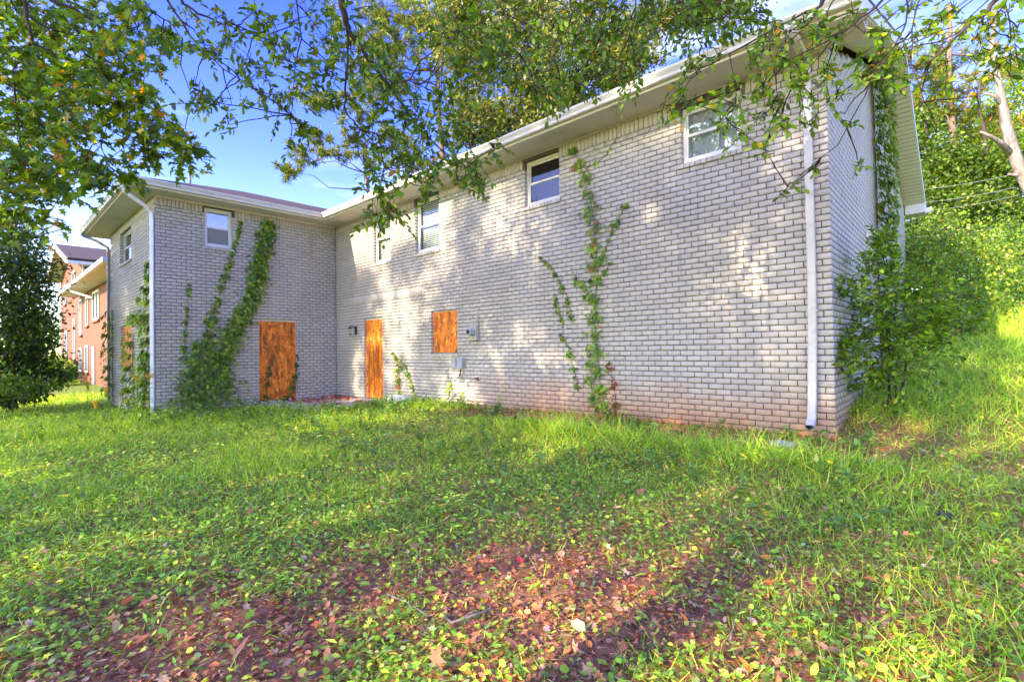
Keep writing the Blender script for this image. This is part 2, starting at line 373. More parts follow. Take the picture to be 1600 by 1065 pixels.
# ------------------------------------------------------------------ brick house
house = empty('brick_house', (-8, 10, 0.2))
tag(house, 'two-storey house of grey painted brick with boarded doors and white gutters', 'house')
class Wall:
    """a brick wall plane. org + u*du, outward normal nn; openings are (u0,u1,z0,z1)"""
    def __init__(s, name, org, du, nn, u0, u1, zb, zt, openings, bands=(), soldier=True, off=0.0, chamfer=0.0035, indiv=0, vj=None, jitk=1.0):
        s.jk = jitk
        s.ch = chamfer; vj = BJ if vj is None else vj
        s.o = np.array(org, float); s.du = np.array(du, float); s.nn = np.array(nn, float)
        ops = openings
        P = lambda u, z, d: s.o+s.du*u+s.nn*d+np.array([0, 0, z])
        s.P = P
        # mortar backing with the openings cut out
        us = sorted({u0, u1, *[o[0]-0.004 for o in ops], *[o[1]+0.004 for o in ops]})
        top = zt(0.5*(u0+u1)) if callable(zt) else zt
        zs = sorted({zb, *( [ZT] if callable(zt) else [zt]), *[o[2]-0.004 for o in ops], *[o[3]+0.004 for o in ops]})
        mb = MB()
        for a, b in zip(us[:-1], us[1:]):
            for c, d in zip(zs[:-1], zs[1:]):
                um, zm = (a+b)/2, (c+d)/2
                if any(o[0] < um < o[1] and o[2] < zm < o[3] for o in ops): continue
                mb.poly([P(a, c, -0.020), P(b, c, -0.020), P(b, d, -0.020), P(a, d, -0.020)])
        if callable(zt):
            uu = np.linspace(u0, u1, 41)
            for a, b in zip(uu[:-1], uu[1:]): mb.poly([P(a, ZT, -0.020), P(b, ZT, -0.020), P(b, zt(b), -0.020), P(a, zt(a), -0.020)])
        for o in ops:
            a, b, c, d = o[0]-0.004, o[1]+0.004, o[2]-0.004, o[3]+0.004
            for q in (((a, c), (a, d)), ((b, d), (b, c)), ((a, d), (b, d)), ((b, c), (a, c))):
                mb.poly([P(*q[0], -0.020), P(*q[1], -0.020), P(*q[1], -0.22), P(*q[0], -0.22)])
        s.obj = mb.build(name, MT['mortar'], house)
        # bricks
        bricks = []   # u0,u1,z0,z1,depth
        k0 = math.floor((zb-ZG)/BH); k1 = 64 if soldier else math.ceil((ZT-ZG)/BH)+ (28 if callable(zt) else 0)
        g = np.random.default_rng(len(name)*17)
        for k in range(k0, k1):
            z0, z1 = zc(k)+BJ/2, zc(k+1)-BJ/2; zm = (z0+z1)/2
            st = u0-off-(BL/2 if k % 2 else 0)
            nb = int((u1-u0)/BL)+3
            for i in range(nb):
                a, b = max(u0, st+i*BL+vj/2), min(u1, st+(i+1)*BL-vj/2)
                if b-a < 0.03: continue
                if callable(zt) and zm > min(zt(a), zt(b)): continue
                segs = [(a, b, 0.03, a > u0+.001 and b < u1-.001)]
                for o in list(ops)+list(bands):
                    deep = 0.11 if o in ops else 0.03
                    if not (o[2]-0.002 < zm < o[3]+0.002): continue
                    ns = []
                    for (p, q, dd, fl) in segs:
                        if q <= o[0] or p >= o[1]: 
                            if -1e-6 <= o[0]-q < 0.05: q, dd, fl = o[0], deep, False
                            if -1e-6 <= p-o[1] < 0.05: p, dd, fl = o[1], deep, False
                            ns.append((p, q, dd, fl)); continue
                        if o[0]-p > 0.02: ns.append((p, o[0], deep, False))
                        if q-o[1] > 0.02: ns.append((o[1], q, deep, False))
                    segs = ns
                for (p, q, dd, fl) in segs:
                    bricks.append((p, q, z0, z1, dd, 1.0 if (fl and abs(q-p-(BL-BJ)) < 1e-4) else 0.0))
        def soldiers(a, b, z0, z1, step=BH):
            n = max(1, round((b-a)/step)); st = (b-a)/n
            for i in range(n):
                p, q = a+i*st+BJ/2, a+(i+1)*st-BJ/2
                if any(o[0]-0.02 < (p+q)/2 < o[1]+0.02 and o[2] < (z0+z1)/2 < o[3]+0.05 for o in ops): continue
                bricks.append((p, q, z0, z1, 0.05, 0.0))
        if soldier: soldiers(u0, u1, zc(64)+BJ/2, ZT)
        for o in bands: soldiers(o[0], o[1], o[2]+BJ/2, o[3]-BJ/2)
        B = np.array(bricks)
        jit = g.normal(0, 0.0012, len(B))*jitk; tint = np.clip(g.normal(0.5, 0.23*jitk, len(B)), 0, 1)
        # the ones that show largest become parts of their own
        pick = np.zeros(len(B), bool)
        if indiv:
            ar = np.zeros(len(B))
            for i, b in enumerate(B):
                if b[5] > 0.5 and b[2] > 0.32:
                    x0, y0_, _ = projp(P(b[0], b[2], 0)); x1, y1_, _ = projp(P(b[1], b[3], 0)); xm, ym, _ = projp(P(b[1], b[2], 0))
                    if 0 < x1 < 1600 and 0 < y1_ < 1065: ar[i] = abs(x1-x0)*abs(ym-y1_)
            # leave the ones behind the downspout alone
            ar[(B[:, 0] > u1-0.33)] = 0
            pick[np.argsort(-ar)[:indiv]] = True
            L, Hh = BL-BJ, BH-BJ
            sv, sf = s.brick_geo(np.array([[-L/2, L/2, -Hh/2, Hh/2, 0.03, 0]]), np.zeros(1), lambda u, z, d: s.du*u+s.nn*d+np.array([0, 0, z]))
            me = npmesh('brick', sv, sf, MT['brick_one'])
            off3 = inv_loc(s.obj)
            for i in np.where(pick)[0]:
                b = B[i]; o = bpy.data.objects.new('brick', me); link(o, s.obj)
                o.location = (P((b[0]+b[1])/2, (b[2]+b[3])/2, jit[i])-off3).tolist()
                o.rotation_euler = (g.normal(0, 0.002), g.normal(0, 0.002), g.normal(0, 0.004))
        V, F = s.brick_geo(B[~pick], jit[~pick], P)
        C = np.repeat(tint[~pick], 12)[:, None].repeat(3, 1)
        o = npobj('brick_courses', V, F, MT['brick'], s.obj, C); tag(o, kind='stuff')
    def brick_geo(s, B, jit, P):
        n = len(B); ch = s.ch
        V = np.zeros((n, 12, 3))
        e = P(0, 0, 0)
        def pt(u, z, d): return s_o+u[:, None]*s.du+d[:, None]*s.nn+z[:, None]*np.array([0, 0, 1.0])
        s_o = e
        g = np.random.default_rng(3); w = lambda: g.normal(0, 0.0011*s.jk, n)
        a, b, c, d, dp = B[:, 0], B[:, 1], B[:, 2], B[:, 3], B[:, 4]
        for i, (uu, zz, su, sz) in enumerate(((a, c, 1, 1), (b, c, -1, 1), (b, d, -1, -1), (a, d, 1, -1))):
            du_, dz_ = w(), w()
            V[:, i] = pt(uu+su*(ch if s.jk > 0.5 else 0.0)+du_, zz+sz*ch+dz_, jit)
            V[:, 4+i] = pt(uu+du_, zz+dz_, jit-0.004)
            V[:, 8+i] = pt(uu+du_, zz+dz_, -dp)
        T = [(0, 1, 2, 3)]
        for i in range(4):
            j = (i+1) % 4; T.append((4+i, 4+j, j, i)); T.append((8+i, 8+j, 4+j, 4+i))
        T = np.array(T); 
        # outward winding depends on the handedness of du x z vs nn
        if np.dot(np.cross(s.du, [0, 0, 1.0]), s.nn) < 0: T = T[:, ::-1]
        F = (np.arange(n)[:, None, None]*12+T[None]).reshape(-1, 4)
        return V.reshape(-1, 3), F

# openings -----------------------------------------------------------
def op(u0, u1, z0, z1): return (u0, u1, snapz(z0), snapz(z1))
TOPZ = zc(64)+0.07
W4 = (-3.03, -2.19, snapz(4.17), 4.96); W3 = (-6.10, -5.27, snapz(4.15), 4.99)
W2 = (-9.55, -8.66, snapz(3.75), 5.0); W1 = (-11.37, -10.58, snapz(3.77), 5.0)
BD = op(-11.90, -11.00, 0.20, 2.34); BW = op(-9.0, -8.09, 1.38, 2.32)
band = (-12.94, -9.25, snapz(2.72), snapz(2.72)+3*BH)
fw = Wall('front_wall', (0, Y0, 0), (1, 0, 0), (0, -1, 0), XM, XR, -0.25, ZT, [W4, W3, W2, W1, BD, BW], [band], indiv=300)
# wing wall faces +X; u = Y
WW = (3.70, 4.31, snapz(4.05), 4.99); BD2 = op(4.92, 5.90, 0.18, 2.33)
ww = Wall('wing_wall', (XM, 0, 0), (0, 1, 0), (1, 0, 0), YW, Y0, -0.35, ZT, [WW, BD2])
# wing's outer wall faces -Y
WS = (-17.42, -15.95, snapz(4.02), 4.86); BS = op(-17.40, -15.95, 1.05, 2.28)
ws = Wall('wing_end_wall', (0, YW, 0), (1, 0, 0), (0, -1, 0), XL, XM, -0.35, ZT, [WS, BS])
RY = 0.5*(Y0+YB)
def gz(u): return ZT+0.06+SLOPE*((RY-Y0)-abs(u-RY))
gw = Wall('gable_wall', (XR, 0, 0), (0, 1, 0), (1, 0, 0), Y0, YB, 0.0, gz, [], soldier=False, chamfer=0.0012, vj=0.0001, jitk=0.05)
# plain unseen rear walls close the volume
mb = MB(); mb.box((XR-0.02, YB-0.2, -0.2), (XM-5.5, YB, ZT)); mb.box((XL, YW+0.25, -0.2), (XL+0.2, YB-0.2, ZT)); mb.build('rear_wall', MT['mortar'], house)
mb = MB(); mb.box((XL+0.3, YW+0.4, 4.98), (XM-0.4, YB-0.3, 5.02)); mb.box((XM-0.4, Y0+0.4, 4.98), (XR-0.3, YB-0.3, 5.02)); mb.build('ceiling_panel', MT['room'], house)

# windows --------------------------------------------------------------
class Fr:
    """local frame on a wall: u along, z up, d outward"""
    def __init__(s, wall): s.P = wall.P
    def box(s, mb, u0, u1, z0, z1, d0, d1):
        P = s.P; b = len(mb.v)
        for d in (d0, d1):
            for (u, z) in ((u0, z0), (u1, z0), (u1, z1), (u0, z1)): mb.v.append(tuple(P(u, z, d).tolist()))
        for q in ((0, 1, 2, 3), (7, 6, 5, 4), (0, 4, 5, 1), (1, 5, 6, 2), (2, 6, 7, 3), (3, 7, 4, 0)): mb.f.append([b+i for i in q])
        return mb
def sill(fr, u0, u1, z, parent, n=None):
    n = n or max(4, round((u1-u0+0.06)/0.085)); st = (u1-u0+0.06)/n
    for i in range(n):
        mb = MB(); a = u0-0.03+i*st+0.005; b = a+st-0.010
        P = fr.P; v = len(mb.v); hh = 0.082
        pr = [(a, z-hh, 0.035), (b, z-hh, 0.035), (b, z-0.022, 0.035), (a, z-0.022, 0.035), (a, z-hh, -0.1), (b, z-hh, -0.1), (b, z-0.002, -0.1), (a, z-0.002, -0.1)]
        mb.v = [tuple(P(*p).tolist()) for p in pr]; mb.f = [[0, 1, 2, 3], [3, 2, 6, 7], [0, 4, 5, 1], [1, 5, 6, 2], [0, 3, 7, 4], [4, 7, 6, 5]]
        o = mb.build('sill_brick', MT['brick_one'], parent)
def window(wall, o4, fill, sillz=True, dep=-0.085, glassm='glass', fmat='white'):
    fr = Fr(wall); u0, u1, z0, z1 = o4; fw_ = 0.042
    root = MB()
    fr.box(root, u0, u0+fw_, z0, z1, dep-0.05, dep); fr.box(root, u1-fw_, u1, z0, z1, dep-0.05, dep)
    fr.box(root, u0+fw_, u1-fw_, z1-fw_, z1, dep-0.05, dep); fr.box(root, u0+fw_, u1-fw_, z0, z0+fw_, dep-0.05, dep)
    r = root.build('window', MT[fmat], house)
    zm = 0.5*(z0+z1); a, b = u0+fw_, u1-fw_
    for nm, c, d, dd in (('upper_sash', zm-0.018, z1-fw_, dep-0.028), ('lower_sash', z0+fw_, zm+0.024, dep-0.008)):
        mb = MB(); t = 0.03
        fr.box(mb, a, a+t, c, d, dd-0.025, dd); fr.box(mb, b-t, b, c, d, dd-0.025, dd)
        fr.box(mb, a+t, b-t, c, c+t+0.01, dd-0.025, dd); fr.box(mb, a+t, b-t, d-t-0.008, d, dd-0.025, dd)
        mb.build(nm, MT[fmat], r)
        mb = MB(); fr.box(mb, a+t, b-t, c+t, d-t, dd-0.016, dd-0.012); mb.build('pane', MT[glassm], r)
    if fill == 'blinds':
        n = int((z1-z0-0.1)/0.045)
        for i in range(n):
            z = z0+0.06+i*0.045; mb = MB(); P = fr.P
            mb.v = [tuple(P(*p).tolist()) for p in ((a, z, dep-0.085), (b, z, dep-0.085), (b, z+0.034, dep-0.105), (a, z+0.034, dep-0.105), (a, z-0.003, dep-0.087), (b, z-0.003, dep-0.087), (b, z+0.031, dep-0.107), (a, z+0.031, dep-0.107))]
            mb.f = [[0, 1, 2, 3], [4, 7, 6, 5], [0, 4, 5, 1], [3, 2, 6, 7], [0, 3, 7, 4], [1, 5, 6, 2]]
            mb.build('blind_slat', MT['blind'], r)
    elif fill == 'curtain':
        mb = MB(); us = np.linspace(a, b, 40)
        for p, q in zip(us[:-1], us[1:]):
            mb.poly([fr.P(p, z0, dep-0.11+0.015*math.sin(p*60)), fr.P(q, z0, dep-0.11+0.015*math.sin(q*60)), fr.P(q, z1, dep-0.11+0.015*math.sin(q*60)), fr.P(p, z1, dep-0.11+0.015*math.sin(p*60))])
        mb.build('curtain', MT['curtain'], r, True)
    elif fill == 'screen':
        mb = MB(); fr.box(mb, a+0.03, b-0.03, z0+0.07, zm-0.01, dep-0.018, dep-0.016); mb.build('insect_screen', MT['screen'], r)
    # the dim room behind
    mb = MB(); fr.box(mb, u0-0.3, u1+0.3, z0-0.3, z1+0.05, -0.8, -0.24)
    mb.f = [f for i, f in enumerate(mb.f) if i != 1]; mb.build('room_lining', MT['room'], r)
    if sillz: sill(fr, u0, u1, z0, r)
    return r
w4 = window(fw, W4, 'curtain', glassm='glassb', fmat='white'); w3 = window(fw, W3, None, fmat='trim')
w2 = window(fw, W2, 'blinds'); w1 = window(fw, W1, 'blinds')
wwn = window(ww, WW, 'screen', glassm='glassb'); wsn = window(ws, WS, None)
w4['label'] = 'window with pale curtain and bright tree reflections'; w3['label'] = 'dark window with cream frame reflecting trees'
wwn['label'] = 'small white window with a screened lower sash'
def boarded(wall, o4, name, door, frame_top=0.05):
    fr = Fr(wall); u0, u1, z0, z1 = o4; dep = -0.06
    mb = MB(); t = 0.035
    fr.box(mb, u0, u0+t, z0, z1, dep-0.1, dep-0.012); fr.box(mb, u1-t, u1, z0, z1, dep-0.1, dep-0.012); fr.box(mb, u0+t, u1-t, z1-frame_top, z1, dep-0.1, dep-0.012)
    fr.box(mb, u0, u1, z0-0.02, z1, dep-0.16, dep-0.11)
    r = mb.build('door_frame' if door else 'window_frame', MT['trim'], house)
    mb = MB(); fr.box(mb, u0+0.012, u1-0.022, z0+0.01, z1-frame_top-0.005, dep-0.011, dep)
    b = mb.build(name, MT['osb'], r); b['label'] = 'orange strand board nailed over the opening'
    if not door: sill(fr, u0, u1, z0, r)
    for uu in np.linspace(u0+0.05, u1-0.06, 3):
        for zz in (z1-frame_top-0.04, (z0+z1)/2, z0+0.08):
            mb = MB(); P = fr.P(uu, zz, dep); mb.tube([P-wall.nn*0.005, P+wall.nn*0.003], 0.008, 6); mb.build('screw_head', MT['grey'], r)
    return r
boarded(fw, BD, 'door_board', True); boarded(fw, BW, 'window_board', False, 0.02); boarded(ww, BD2, 'door_board', True); boarded(ws, BS, 'window_board', False, 0.02)

# eaves, gutters, roofs --------------------------------------------------
ZS = ZT+0.012            # soffit underside
ye, xe = Y0-EAVE, XM+0.52
ywe, xle = YW-0.52, XL-0.52
mb = MB()
def slab(mb, pts, z, t=0.02):
    mb.prism([(0, 0, 0)], (0, 0, 0), (0, 0, 0), False) if 0 else None
    mb.poly([(x, y, z) for x, y in pts][::-1]); mb.poly([(x, y, z+t) for x, y in pts])
slab(mb, [(xe, ye), (XR+0.02, ye), (XR+0.02, Y0+0.05), (xe, Y0+0.05)], ZS)
o_ = mb.build('soffit', MT['soffit'], house)
mb = MB(); slab(mb, [(XM-0.05, ywe), (xe, ywe), (xe, Y0+0.05), (XM-0.05, Y0+0.05)], ZS+0.001); slab(mb, [(xle, ywe), (XM-0.05, ywe), (XM-0.05, YW+0.05), (xle, YW+0.05)], ZS+0.001)
mb.box((xle, YW+0.05, ZS), (XL+0.05, YB+0.5, ZS+0.02)); mb.build('wing_soffit', MT['soffit'], house)
# joints in the plywood soffit
for x in np.arange(XM+2.2, XR, 2.44):
    m_ = MB(); m_.box((x-0.02, ye+0.03, ZS-0.006), (x+0.02, Y0-0.03, ZS-0.0005)); m_.build('soffit_batten', MT['soffit'], house)
mb = MB(); mb.box((xe, ye-0.022, ZS-0.01), (XR+0.42, ye, ZS+0.17)); mb.build('fascia', MT['trim'], house)
mb = MB(); mb.box((xe, ywe, ZS-0.01), (xe+0.022, ye, ZS+0.17)); mb.box((xle, ywe-0.022, ZS-0.01), (xe+0.022, ywe, ZS+0.17)); mb.box((xle-0.022, ywe, ZS-0.01), (xle, YB+0.5, ZS+0.17)); mb.build('wing_fascia', MT['trim'], house)
# frieze boards between soffit and brick
mb = MB(); mb.box((XM+0.02, Y0-0.028, ZT-0.012), (XR, Y0-0.001, ZS-0.002)); mb.build('frieze', MT['trim'], house)
mb = MB(); mb.box((XM+0.001, YW, ZT-0.035), (XM+0.032, Y0-0.03, ZS-0.002)); mb.build('wing_frieze', MT['trim'], house)
# K-style gutter profile: (out, up)
GP = [(0, 0), (0.075, 0), (0.085, 0.012), (0.088, 0.05), (0.112, 0.085), (0.122, 0.1), (0.122, 0.128), (0.112, 0.128), (0.110, 0.11), (0.078, 0.055), (0.074, 0.008), (0.006, 0.008), (0.006, 0.13), (0, 0.13)]
def gutter(A, B, outv, name='gutter'):
    m_ = MB(); ov = np.array(outv, float); m_.prism([ov*p+np.array([0, 0, q]) for p, q in GP], A, B); return m_.build(name, MT['gutter'], house)
zg = ZS+0.025
gutter((xe+0.022+0.12, ye-0.023, zg), (XR+0.44, ye-0.023, zg), (0, -1, 0))
gutter((xe+0.023, ywe-0.14, zg), (xe+0.023, ye-0.024, zg), (1, 0, 0)); gutter((xle-0.1, ywe-0.023, zg), (xe+0.12, ywe-0.023, zg), (0, -1, 0))
m_ = MB(); m_.box((xe+0.02, ye-0.15, zg-0.001), (xe+0.15, ye-0.02, zg+0.02)); m_.box((xe+0.02, ye-0.03, zg), (xe+0.15, ye-0.02, zg+0.13)); m_.build('gutter_corner', MT['gutter'], house)
for x in np.arange(XM+1.6, XR, 1.1):   # gutter straps lying across the trough
    m_ = MB(); m_.box((x, ye-0.135, zg+0.1285), (x+0.025, ye-0.02, zg+0.134)); m_.build('gutter_strap', MT['gutter'], house)
# main roof
zr0 = ZS+0.185; xg = XR+0.42; zrid = zr0+SLOPE*(RY-ye)
def roofslab(pts, t=0.05):
    m_ = MB(); m_.poly(pts); m_.poly([(x, y, z-t) for x, y, z in pts][::-1])
    n = len(pts)
    for i in range(n):
        j = (i+1) % n; a, b = pts[i], pts[j]; m_.poly([a, (a[0], a[1], a[2]-t), (b[0], b[1], b[2]-t), b])
    return m_
m_ = roofslab([(XM-2.77, ye-0.05, zr0-0.017), (xg+0.03, ye-0.05, zr0-0.017), (xg+0.03, RY, zrid), (XM-2.77, RY, zrid)]); m_.build('roof', MT['shingle'], house)
m_ = roofslab([(XL-0.5, RY, zrid), (xg+0.03, RY, zrid), (xg+0.03, YB+0.5, zr0-0.0), (XL-0.5, YB+0.5, zr0)]); m_.build('rear_roof', MT['shingle'], house)
# hip roof of the wing
xr_ = 0.5*(XL+XM); hz = zr0+SLOPE*(xe-xr_); hy = ywe+(xe-xr_)
E1, E2, H1, H2 = (xe+0.05, ywe-0.05, zr0-0.017), (xle-0.05, ywe-0.05, zr0-0.017), (xr_, hy, hz), (xr_, RY, hz)
m_ = roofslab([E2, E1, H1]); m_.build('wing_roof', MT['shingle'], house)
m_ = roofslab([E1, (xe+0.05, ye, zr0-0.017), (xr_, RY-1.0, hz), H1]); m_.build('wing_roof', MT['shingle'], house)
m_ = roofslab([(xle-0.05, YB, zr0-0.017), E2, H1, (xr_, YB, hz)]); m_.build('wing_roof', MT['shingle'], house)
# gable rake: soffit slats and barge boards
for sgn in (0, 1):
    a = (ye, zr0-0.06) if sgn == 0 else (YB+0.5, zr0-0.06); b = (RY, zrid-0.06)
    m_ = MB(); m_.prism([(0, 0, 0), (0.03, 0, 0), (0.03, 0, -0.17), (0, 0, -0.17)], (xg, a[0], a[1]+0.02), (xg, b[0], b[1]+0.02)); m_.build('rake_board', MT['white'], house)
    n = 40
    for i in range(n):
        t0, t1 = i/n, (i+0.78)/n
        y0_, z0_ = a[0]+(b[0]-a[0])*t0, a[1]+(b[1]-a[1])*t0; y1_, z1_ = a[0]+(b[0]-a[0])*t1, a[1]+(b[1]-a[1])*t1
        m_ = MB(); zz = 0.16
        m_.v = [(XR-0.02, y0_, z0_-zz), (xg, y0_, z0_-zz), (xg, y1_, z1_-zz), (XR-0.02, y1_, z1_-zz), (XR-0.02, y0_, z0_-zz+0.012), (xg, y0_, z0_-zz+0.012), (xg, y1_, z1_-zz+0.012), (XR-0.02, y1_, z1_-zz+0.012)]
        m_.f = [[0, 3, 2, 1], [4, 5, 6, 7], [0, 1, 5, 4], [1, 2, 6, 5], [2, 3, 7, 6], [3, 0, 4, 7]]; m_.build('rake_soffit_slat', MT['vsoffit'], house)
    m_ = MB(); zz = 0.125
    m_.poly([(XR-0.05, a[0], a[1]-zz), (xg, a[0], a[1]-zz), (xg, b[0], b[1]-zz), (XR-0.05, b[0], b[1]-zz)]); m_.build('rake_backing', MT['mortar'], house)
# boxed eave returns at both gable feet
m_ = MB(); m_.box((XR+0.022, YB-0.05, ZS-0.09), (xg+0.028, YB+0.5, ZS-0.06)); m_.box((XR+0.022, YB-0.05, ZS-0.058), (xg+0.024, YB-0.03, ZS+0.16)); m_.box((xg-0.004, YB-0.028, ZS-0.058), (xg+0.024, YB+0.5, ZS+0.12)); m_.build('eave_return', MT['white'], house)
m_ = MB(); m_.box((xg, YB+0.5, ZS), (xg+0.14, YB+0.62, ZS+0.13)); m_.build('gutter_end', MT['white'], house)
m_ = MB(); m_.box((XR+0.021, ye, ZS-0.001), (xg, Y0+0.02, ZS+0.02)); m_.box((XR+0.021, Y0+0.02, ZS-0.001), (xg, Y0+0.035, ZS+0.2)); m_.build('eave_return', MT['trim'], house)
# roof vents
m_ = MB(); p = np.array([-5.9, 11.4, 0]); zt_ = zr0+SLOPE*(11.4-ye); m_.tube([(p[0], p[1], zt_-0.1), (p[0], p[1], zt_+0.62)], 0.055, 10); m_.build('vent_pipe', MT['lightgrey'], house, True)
m_ = MB(); m_.tube([(-15.4, 3.9, hz-0.6), (-15.4, 3.9, hz+0.12)], 0.035, 8); m_.build('vent_pipe', MT['greyshade'], house, True)

def rect_pipe(path, wdt, dpt, side, name, mat, parent):
    """rectangular downspout along a path; side = width axis"""
    m_ = MB(); s_ = np.array(side, float); pts = [np.array(p, float) for p in path]; b = 0; n = len(pts)
    for i, p in enumerate(pts):
        t = pts[min(i+1, n-1)]-pts[max(i-1, 0)]; t /= np.linalg.norm(t); d_ = np.cross(t, s_); d_ /= np.linalg.norm(d_)
        c = 0.22
        for (a, q) in ((-1, -1+c), (-1+c, -1), (-0.2, -1), (-0.14, -0.86), (0.14, -0.86), (0.2, -1), (1-c, -1), (1, -1+c), (1, 1-c), (1-c, 1), (-1+c, 1), (-1, 1-c)):
            m_.v.append(tuple((p+s_*a*wdt/2+d_*q*dpt/2).tolist()))
    k = 12
    for i in range(n-1):
        for j in range(k):
            j2 = (j+1) % k; m_.f.append([i*k+j, i*k+j2, (i+1)*k+j2, (i+1)*k+j])
    m_.f.append(list(range(k)))
    return m_.build(name, mat, parent)
xd = XR-0.20
ds = rect_pipe([(xd, ye-0.08, zg), (xd, ye-0.08, zg-0.045), (xd, ye, zg-0.085), (xd, Y0-0.13, zg-0.12), (xd, Y0-0.06, zg-0.17), (xd, Y0-0.05, zg-0.26), (xd, Y0-0.05, 2.2), (xd-0.005, Y0-0.06, 1.6), (xd-0.015, Y0-0.10, 0.9), (xd-0.02, Y0-0.13, 0.60), (xd-0.02, Y0-0.17, 0.52), (xd-0.02, Y0-0.27, 0.455)], 0.092, 0.07, (1, 0, 0), 'downspout', MT['pipe'], house)
m_ = MB(); m_.tube([(xd-0.02, Y0-0.265, 0.458), (xd-0.02, Y0-0.272, 0.454)], 0.034, 8); m_.build('downspout_mouth', MT['black'], ds)
for z in (4.3, 1.85):
    m_ = MB(); m_.box((xd-0.057, Y0-0.092, z), (xd+0.057, Y0-0.002, z+0.028)); m_.build('downspout_strap', MT['pipe'], ds)
xw = XM-0.03
rect_pipe([(xw+0.25, ywe-0.08, zg), (xw+0.25, ywe-0.08, zg-0.06), (xw+0.2, ywe-0.03, zg-0.14), (xw+0.05, YW-0.16, zg-0.34), (xw, YW-0.06, zg-0.45), (xw, YW-0.05, zg-0.6), (xw, YW-0.05, 2.0), (xw, YW-0.05, 0.12)], 0.11, 0.075, (0.9, -0.44, 0), 'downspout', MT['pipewhite'], house)
rect_pipe([(XL-0.3, ywe-0.08, zg), (XL-0.3, ywe-0.08, zg-0.06), (XL-0.15, YW-0.3, zg-0.2), (XL+0.05, YW-0.06, zg-0.4), (XL+0.07, YW-0.05, zg-0.55), (XL+0.07, YW-0.05, 0.0)], 0.09, 0.07, (1, 0, 0), 'downspout', MT['greyshade'], house)  # far downspout: its shade is put into the dark colour

# patio slab
m_ = MB(); m_.box((XM+0.01, 5.0, -0.1), (-10.4, Y0-0.01, 0.175)); tag(m_.build('patio', MT['concrete'], None, bevel=0.01), kind='structure')
m_ = MB(); m_.box((-12.05, Y0-0.30, 0.172), (-10.85, Y0-0.012, 0.215)); tag(m_.build('concrete_step', MT['concrete'], None, bevel=0.012), 'low concrete step under the narrow boarded door', 'step')

# ------------------------------------------------------------------ fittings on the wall
t = empty('wall_lantern', (-12.38, Y0, 2.0)); tag(t, 'small black lantern on the brick beside the narrow boarded door', 'lantern')
m_ = MB(); m_.box((-12.32, Y0-0.03, 1.92), (-12.22, Y0-0.002, 2.14)); m_.build('back_plate', MT['black'], t, bevel=0.01)
m_ = MB(); m_.tube([(-12.27, Y0-0.03, 2.1), (-12.3, Y0-0.12, 2.15), (-12.34, Y0-0.15, 2.12)], 0.012, 7); m_.build('arm', MT['black'], t, True)
m_ = MB(); m_.tube([(-12.34, Y0-0.15, 2.13), (-12.34, Y0-0.15, 2.08), (-12.34, Y0-0.15, 2.07)], [0.015, 0.075, 0.08], 8); m_.build('cap', MT['black'], t)
m_ = MB(); m_.tube([(-12.34, Y0-0.15, 2.07), (-12.34, Y0-0.15, 1.93)], [0.06, 0.04], 6); m_.build('glass', MT['glassb'], t)
m_ = MB(); m_.tube([(-12.34, Y0-0.15, 1.93), (-12.34, Y0-0.15, 1.90)], [0.045, 0.03], 6); m_.build('base', MT['black'], t)
t = empty('electric_meter', (-7.52, Y0, 1.78)); tag(t, 'round grey electric meter on a pale box with conduit above', 'meter')
m_ = MB(); m_.box((-7.61, Y0-0.09, 1.64), (-7.40, Y0-0.002, 1.95)); m_.build('meter_box', MT['brick'], t, bevel=0.012)
m_ = MB(); m_.tube([(-7.51, Y0-0.10, 1.82), (-7.51, Y0-0.135, 1.82), (-7.51, Y0-0.14, 1.82), (-7.51, Y0-0.20, 1.82), (-7.51, Y0-0.215, 1.82)], [0.088, 0.088, 0.076, 0.074, 0.05], 16); m_.build('meter_glass', MT['grey'], t)
m_ = MB(); m_.tube([(-7.51, Y0-0.216, 1.82), (-7.51, Y0-0.219, 1.82)], 0.05, 14); m_.build('dial', MT['black'], t)
m_ = MB(); m_.tube([(-7.42, Y0-0.03, 1.95), (-7.42, Y0-0.025, 2.24)], 0.011, 7); m_.build('conduit', MT['brick'], t)
t = empty('outlet_box', (-8.0, Y0, 1.17)); tag(t, 'grey weatherproof switch box with hanging cable under the boarded window', 'electrical box')
m_ = MB(); m_.box((-8.02, Y0-0.10, 1.06), (-7.84, Y0-0.002, 1.28)); m_.build('case', MT['grey'], t, bevel=0.008)
m_ = MB(); m_.box((-8.18, Y0-0.12, 1.08), (-8.022, Y0-0.095, 1.27)); m_.build('open_door', MT['grey'], t)
m_ = MB(); m_.tube([(-7.93, Y0-0.05, 1.06), (-7.93, Y0-0.06, 0.96), (-7.96, Y0-0.08, 0.88), (-8.07, Y0-0.12, 0.78)], 0.011, 6); m_.build('cable', MT['black'], t, True)
t = empty('pipe_stub', (-7.4, Y0, 0.84)); tag(t, 'short rusty pipe stub sticking from the brick below the meter', 'pipe')
m_ = MB(); m_.tube([(-7.46, Y0, 0.86), (-7.46, Y0-0.09, 0.855)], 0.02, 8); m_.build('stub', MT['brown'], t)
m_ = MB(); m_.tube([(-7.46, Y0-0.07, 0.855), (-7.36, Y0-0.08, 0.82)], 0.016, 8); m_.build('spout', MT['brown'], t)
t = empty('broken_pipe', (-8.15, Y0-0.3, 0.25)); tag(t, 'broken dark pipe leaning up from the weeds below the switch box', 'pipe')
m_ = MB(); m_.tube([(-8.28, Y0-0.42, 0.16), (-8.12, Y0-0.25, 0.36), (-8.02, Y0-0.12, 0.52)], 0.028, 8); m_.build('pipe_sleeve', MT['greyshade'], t, True)
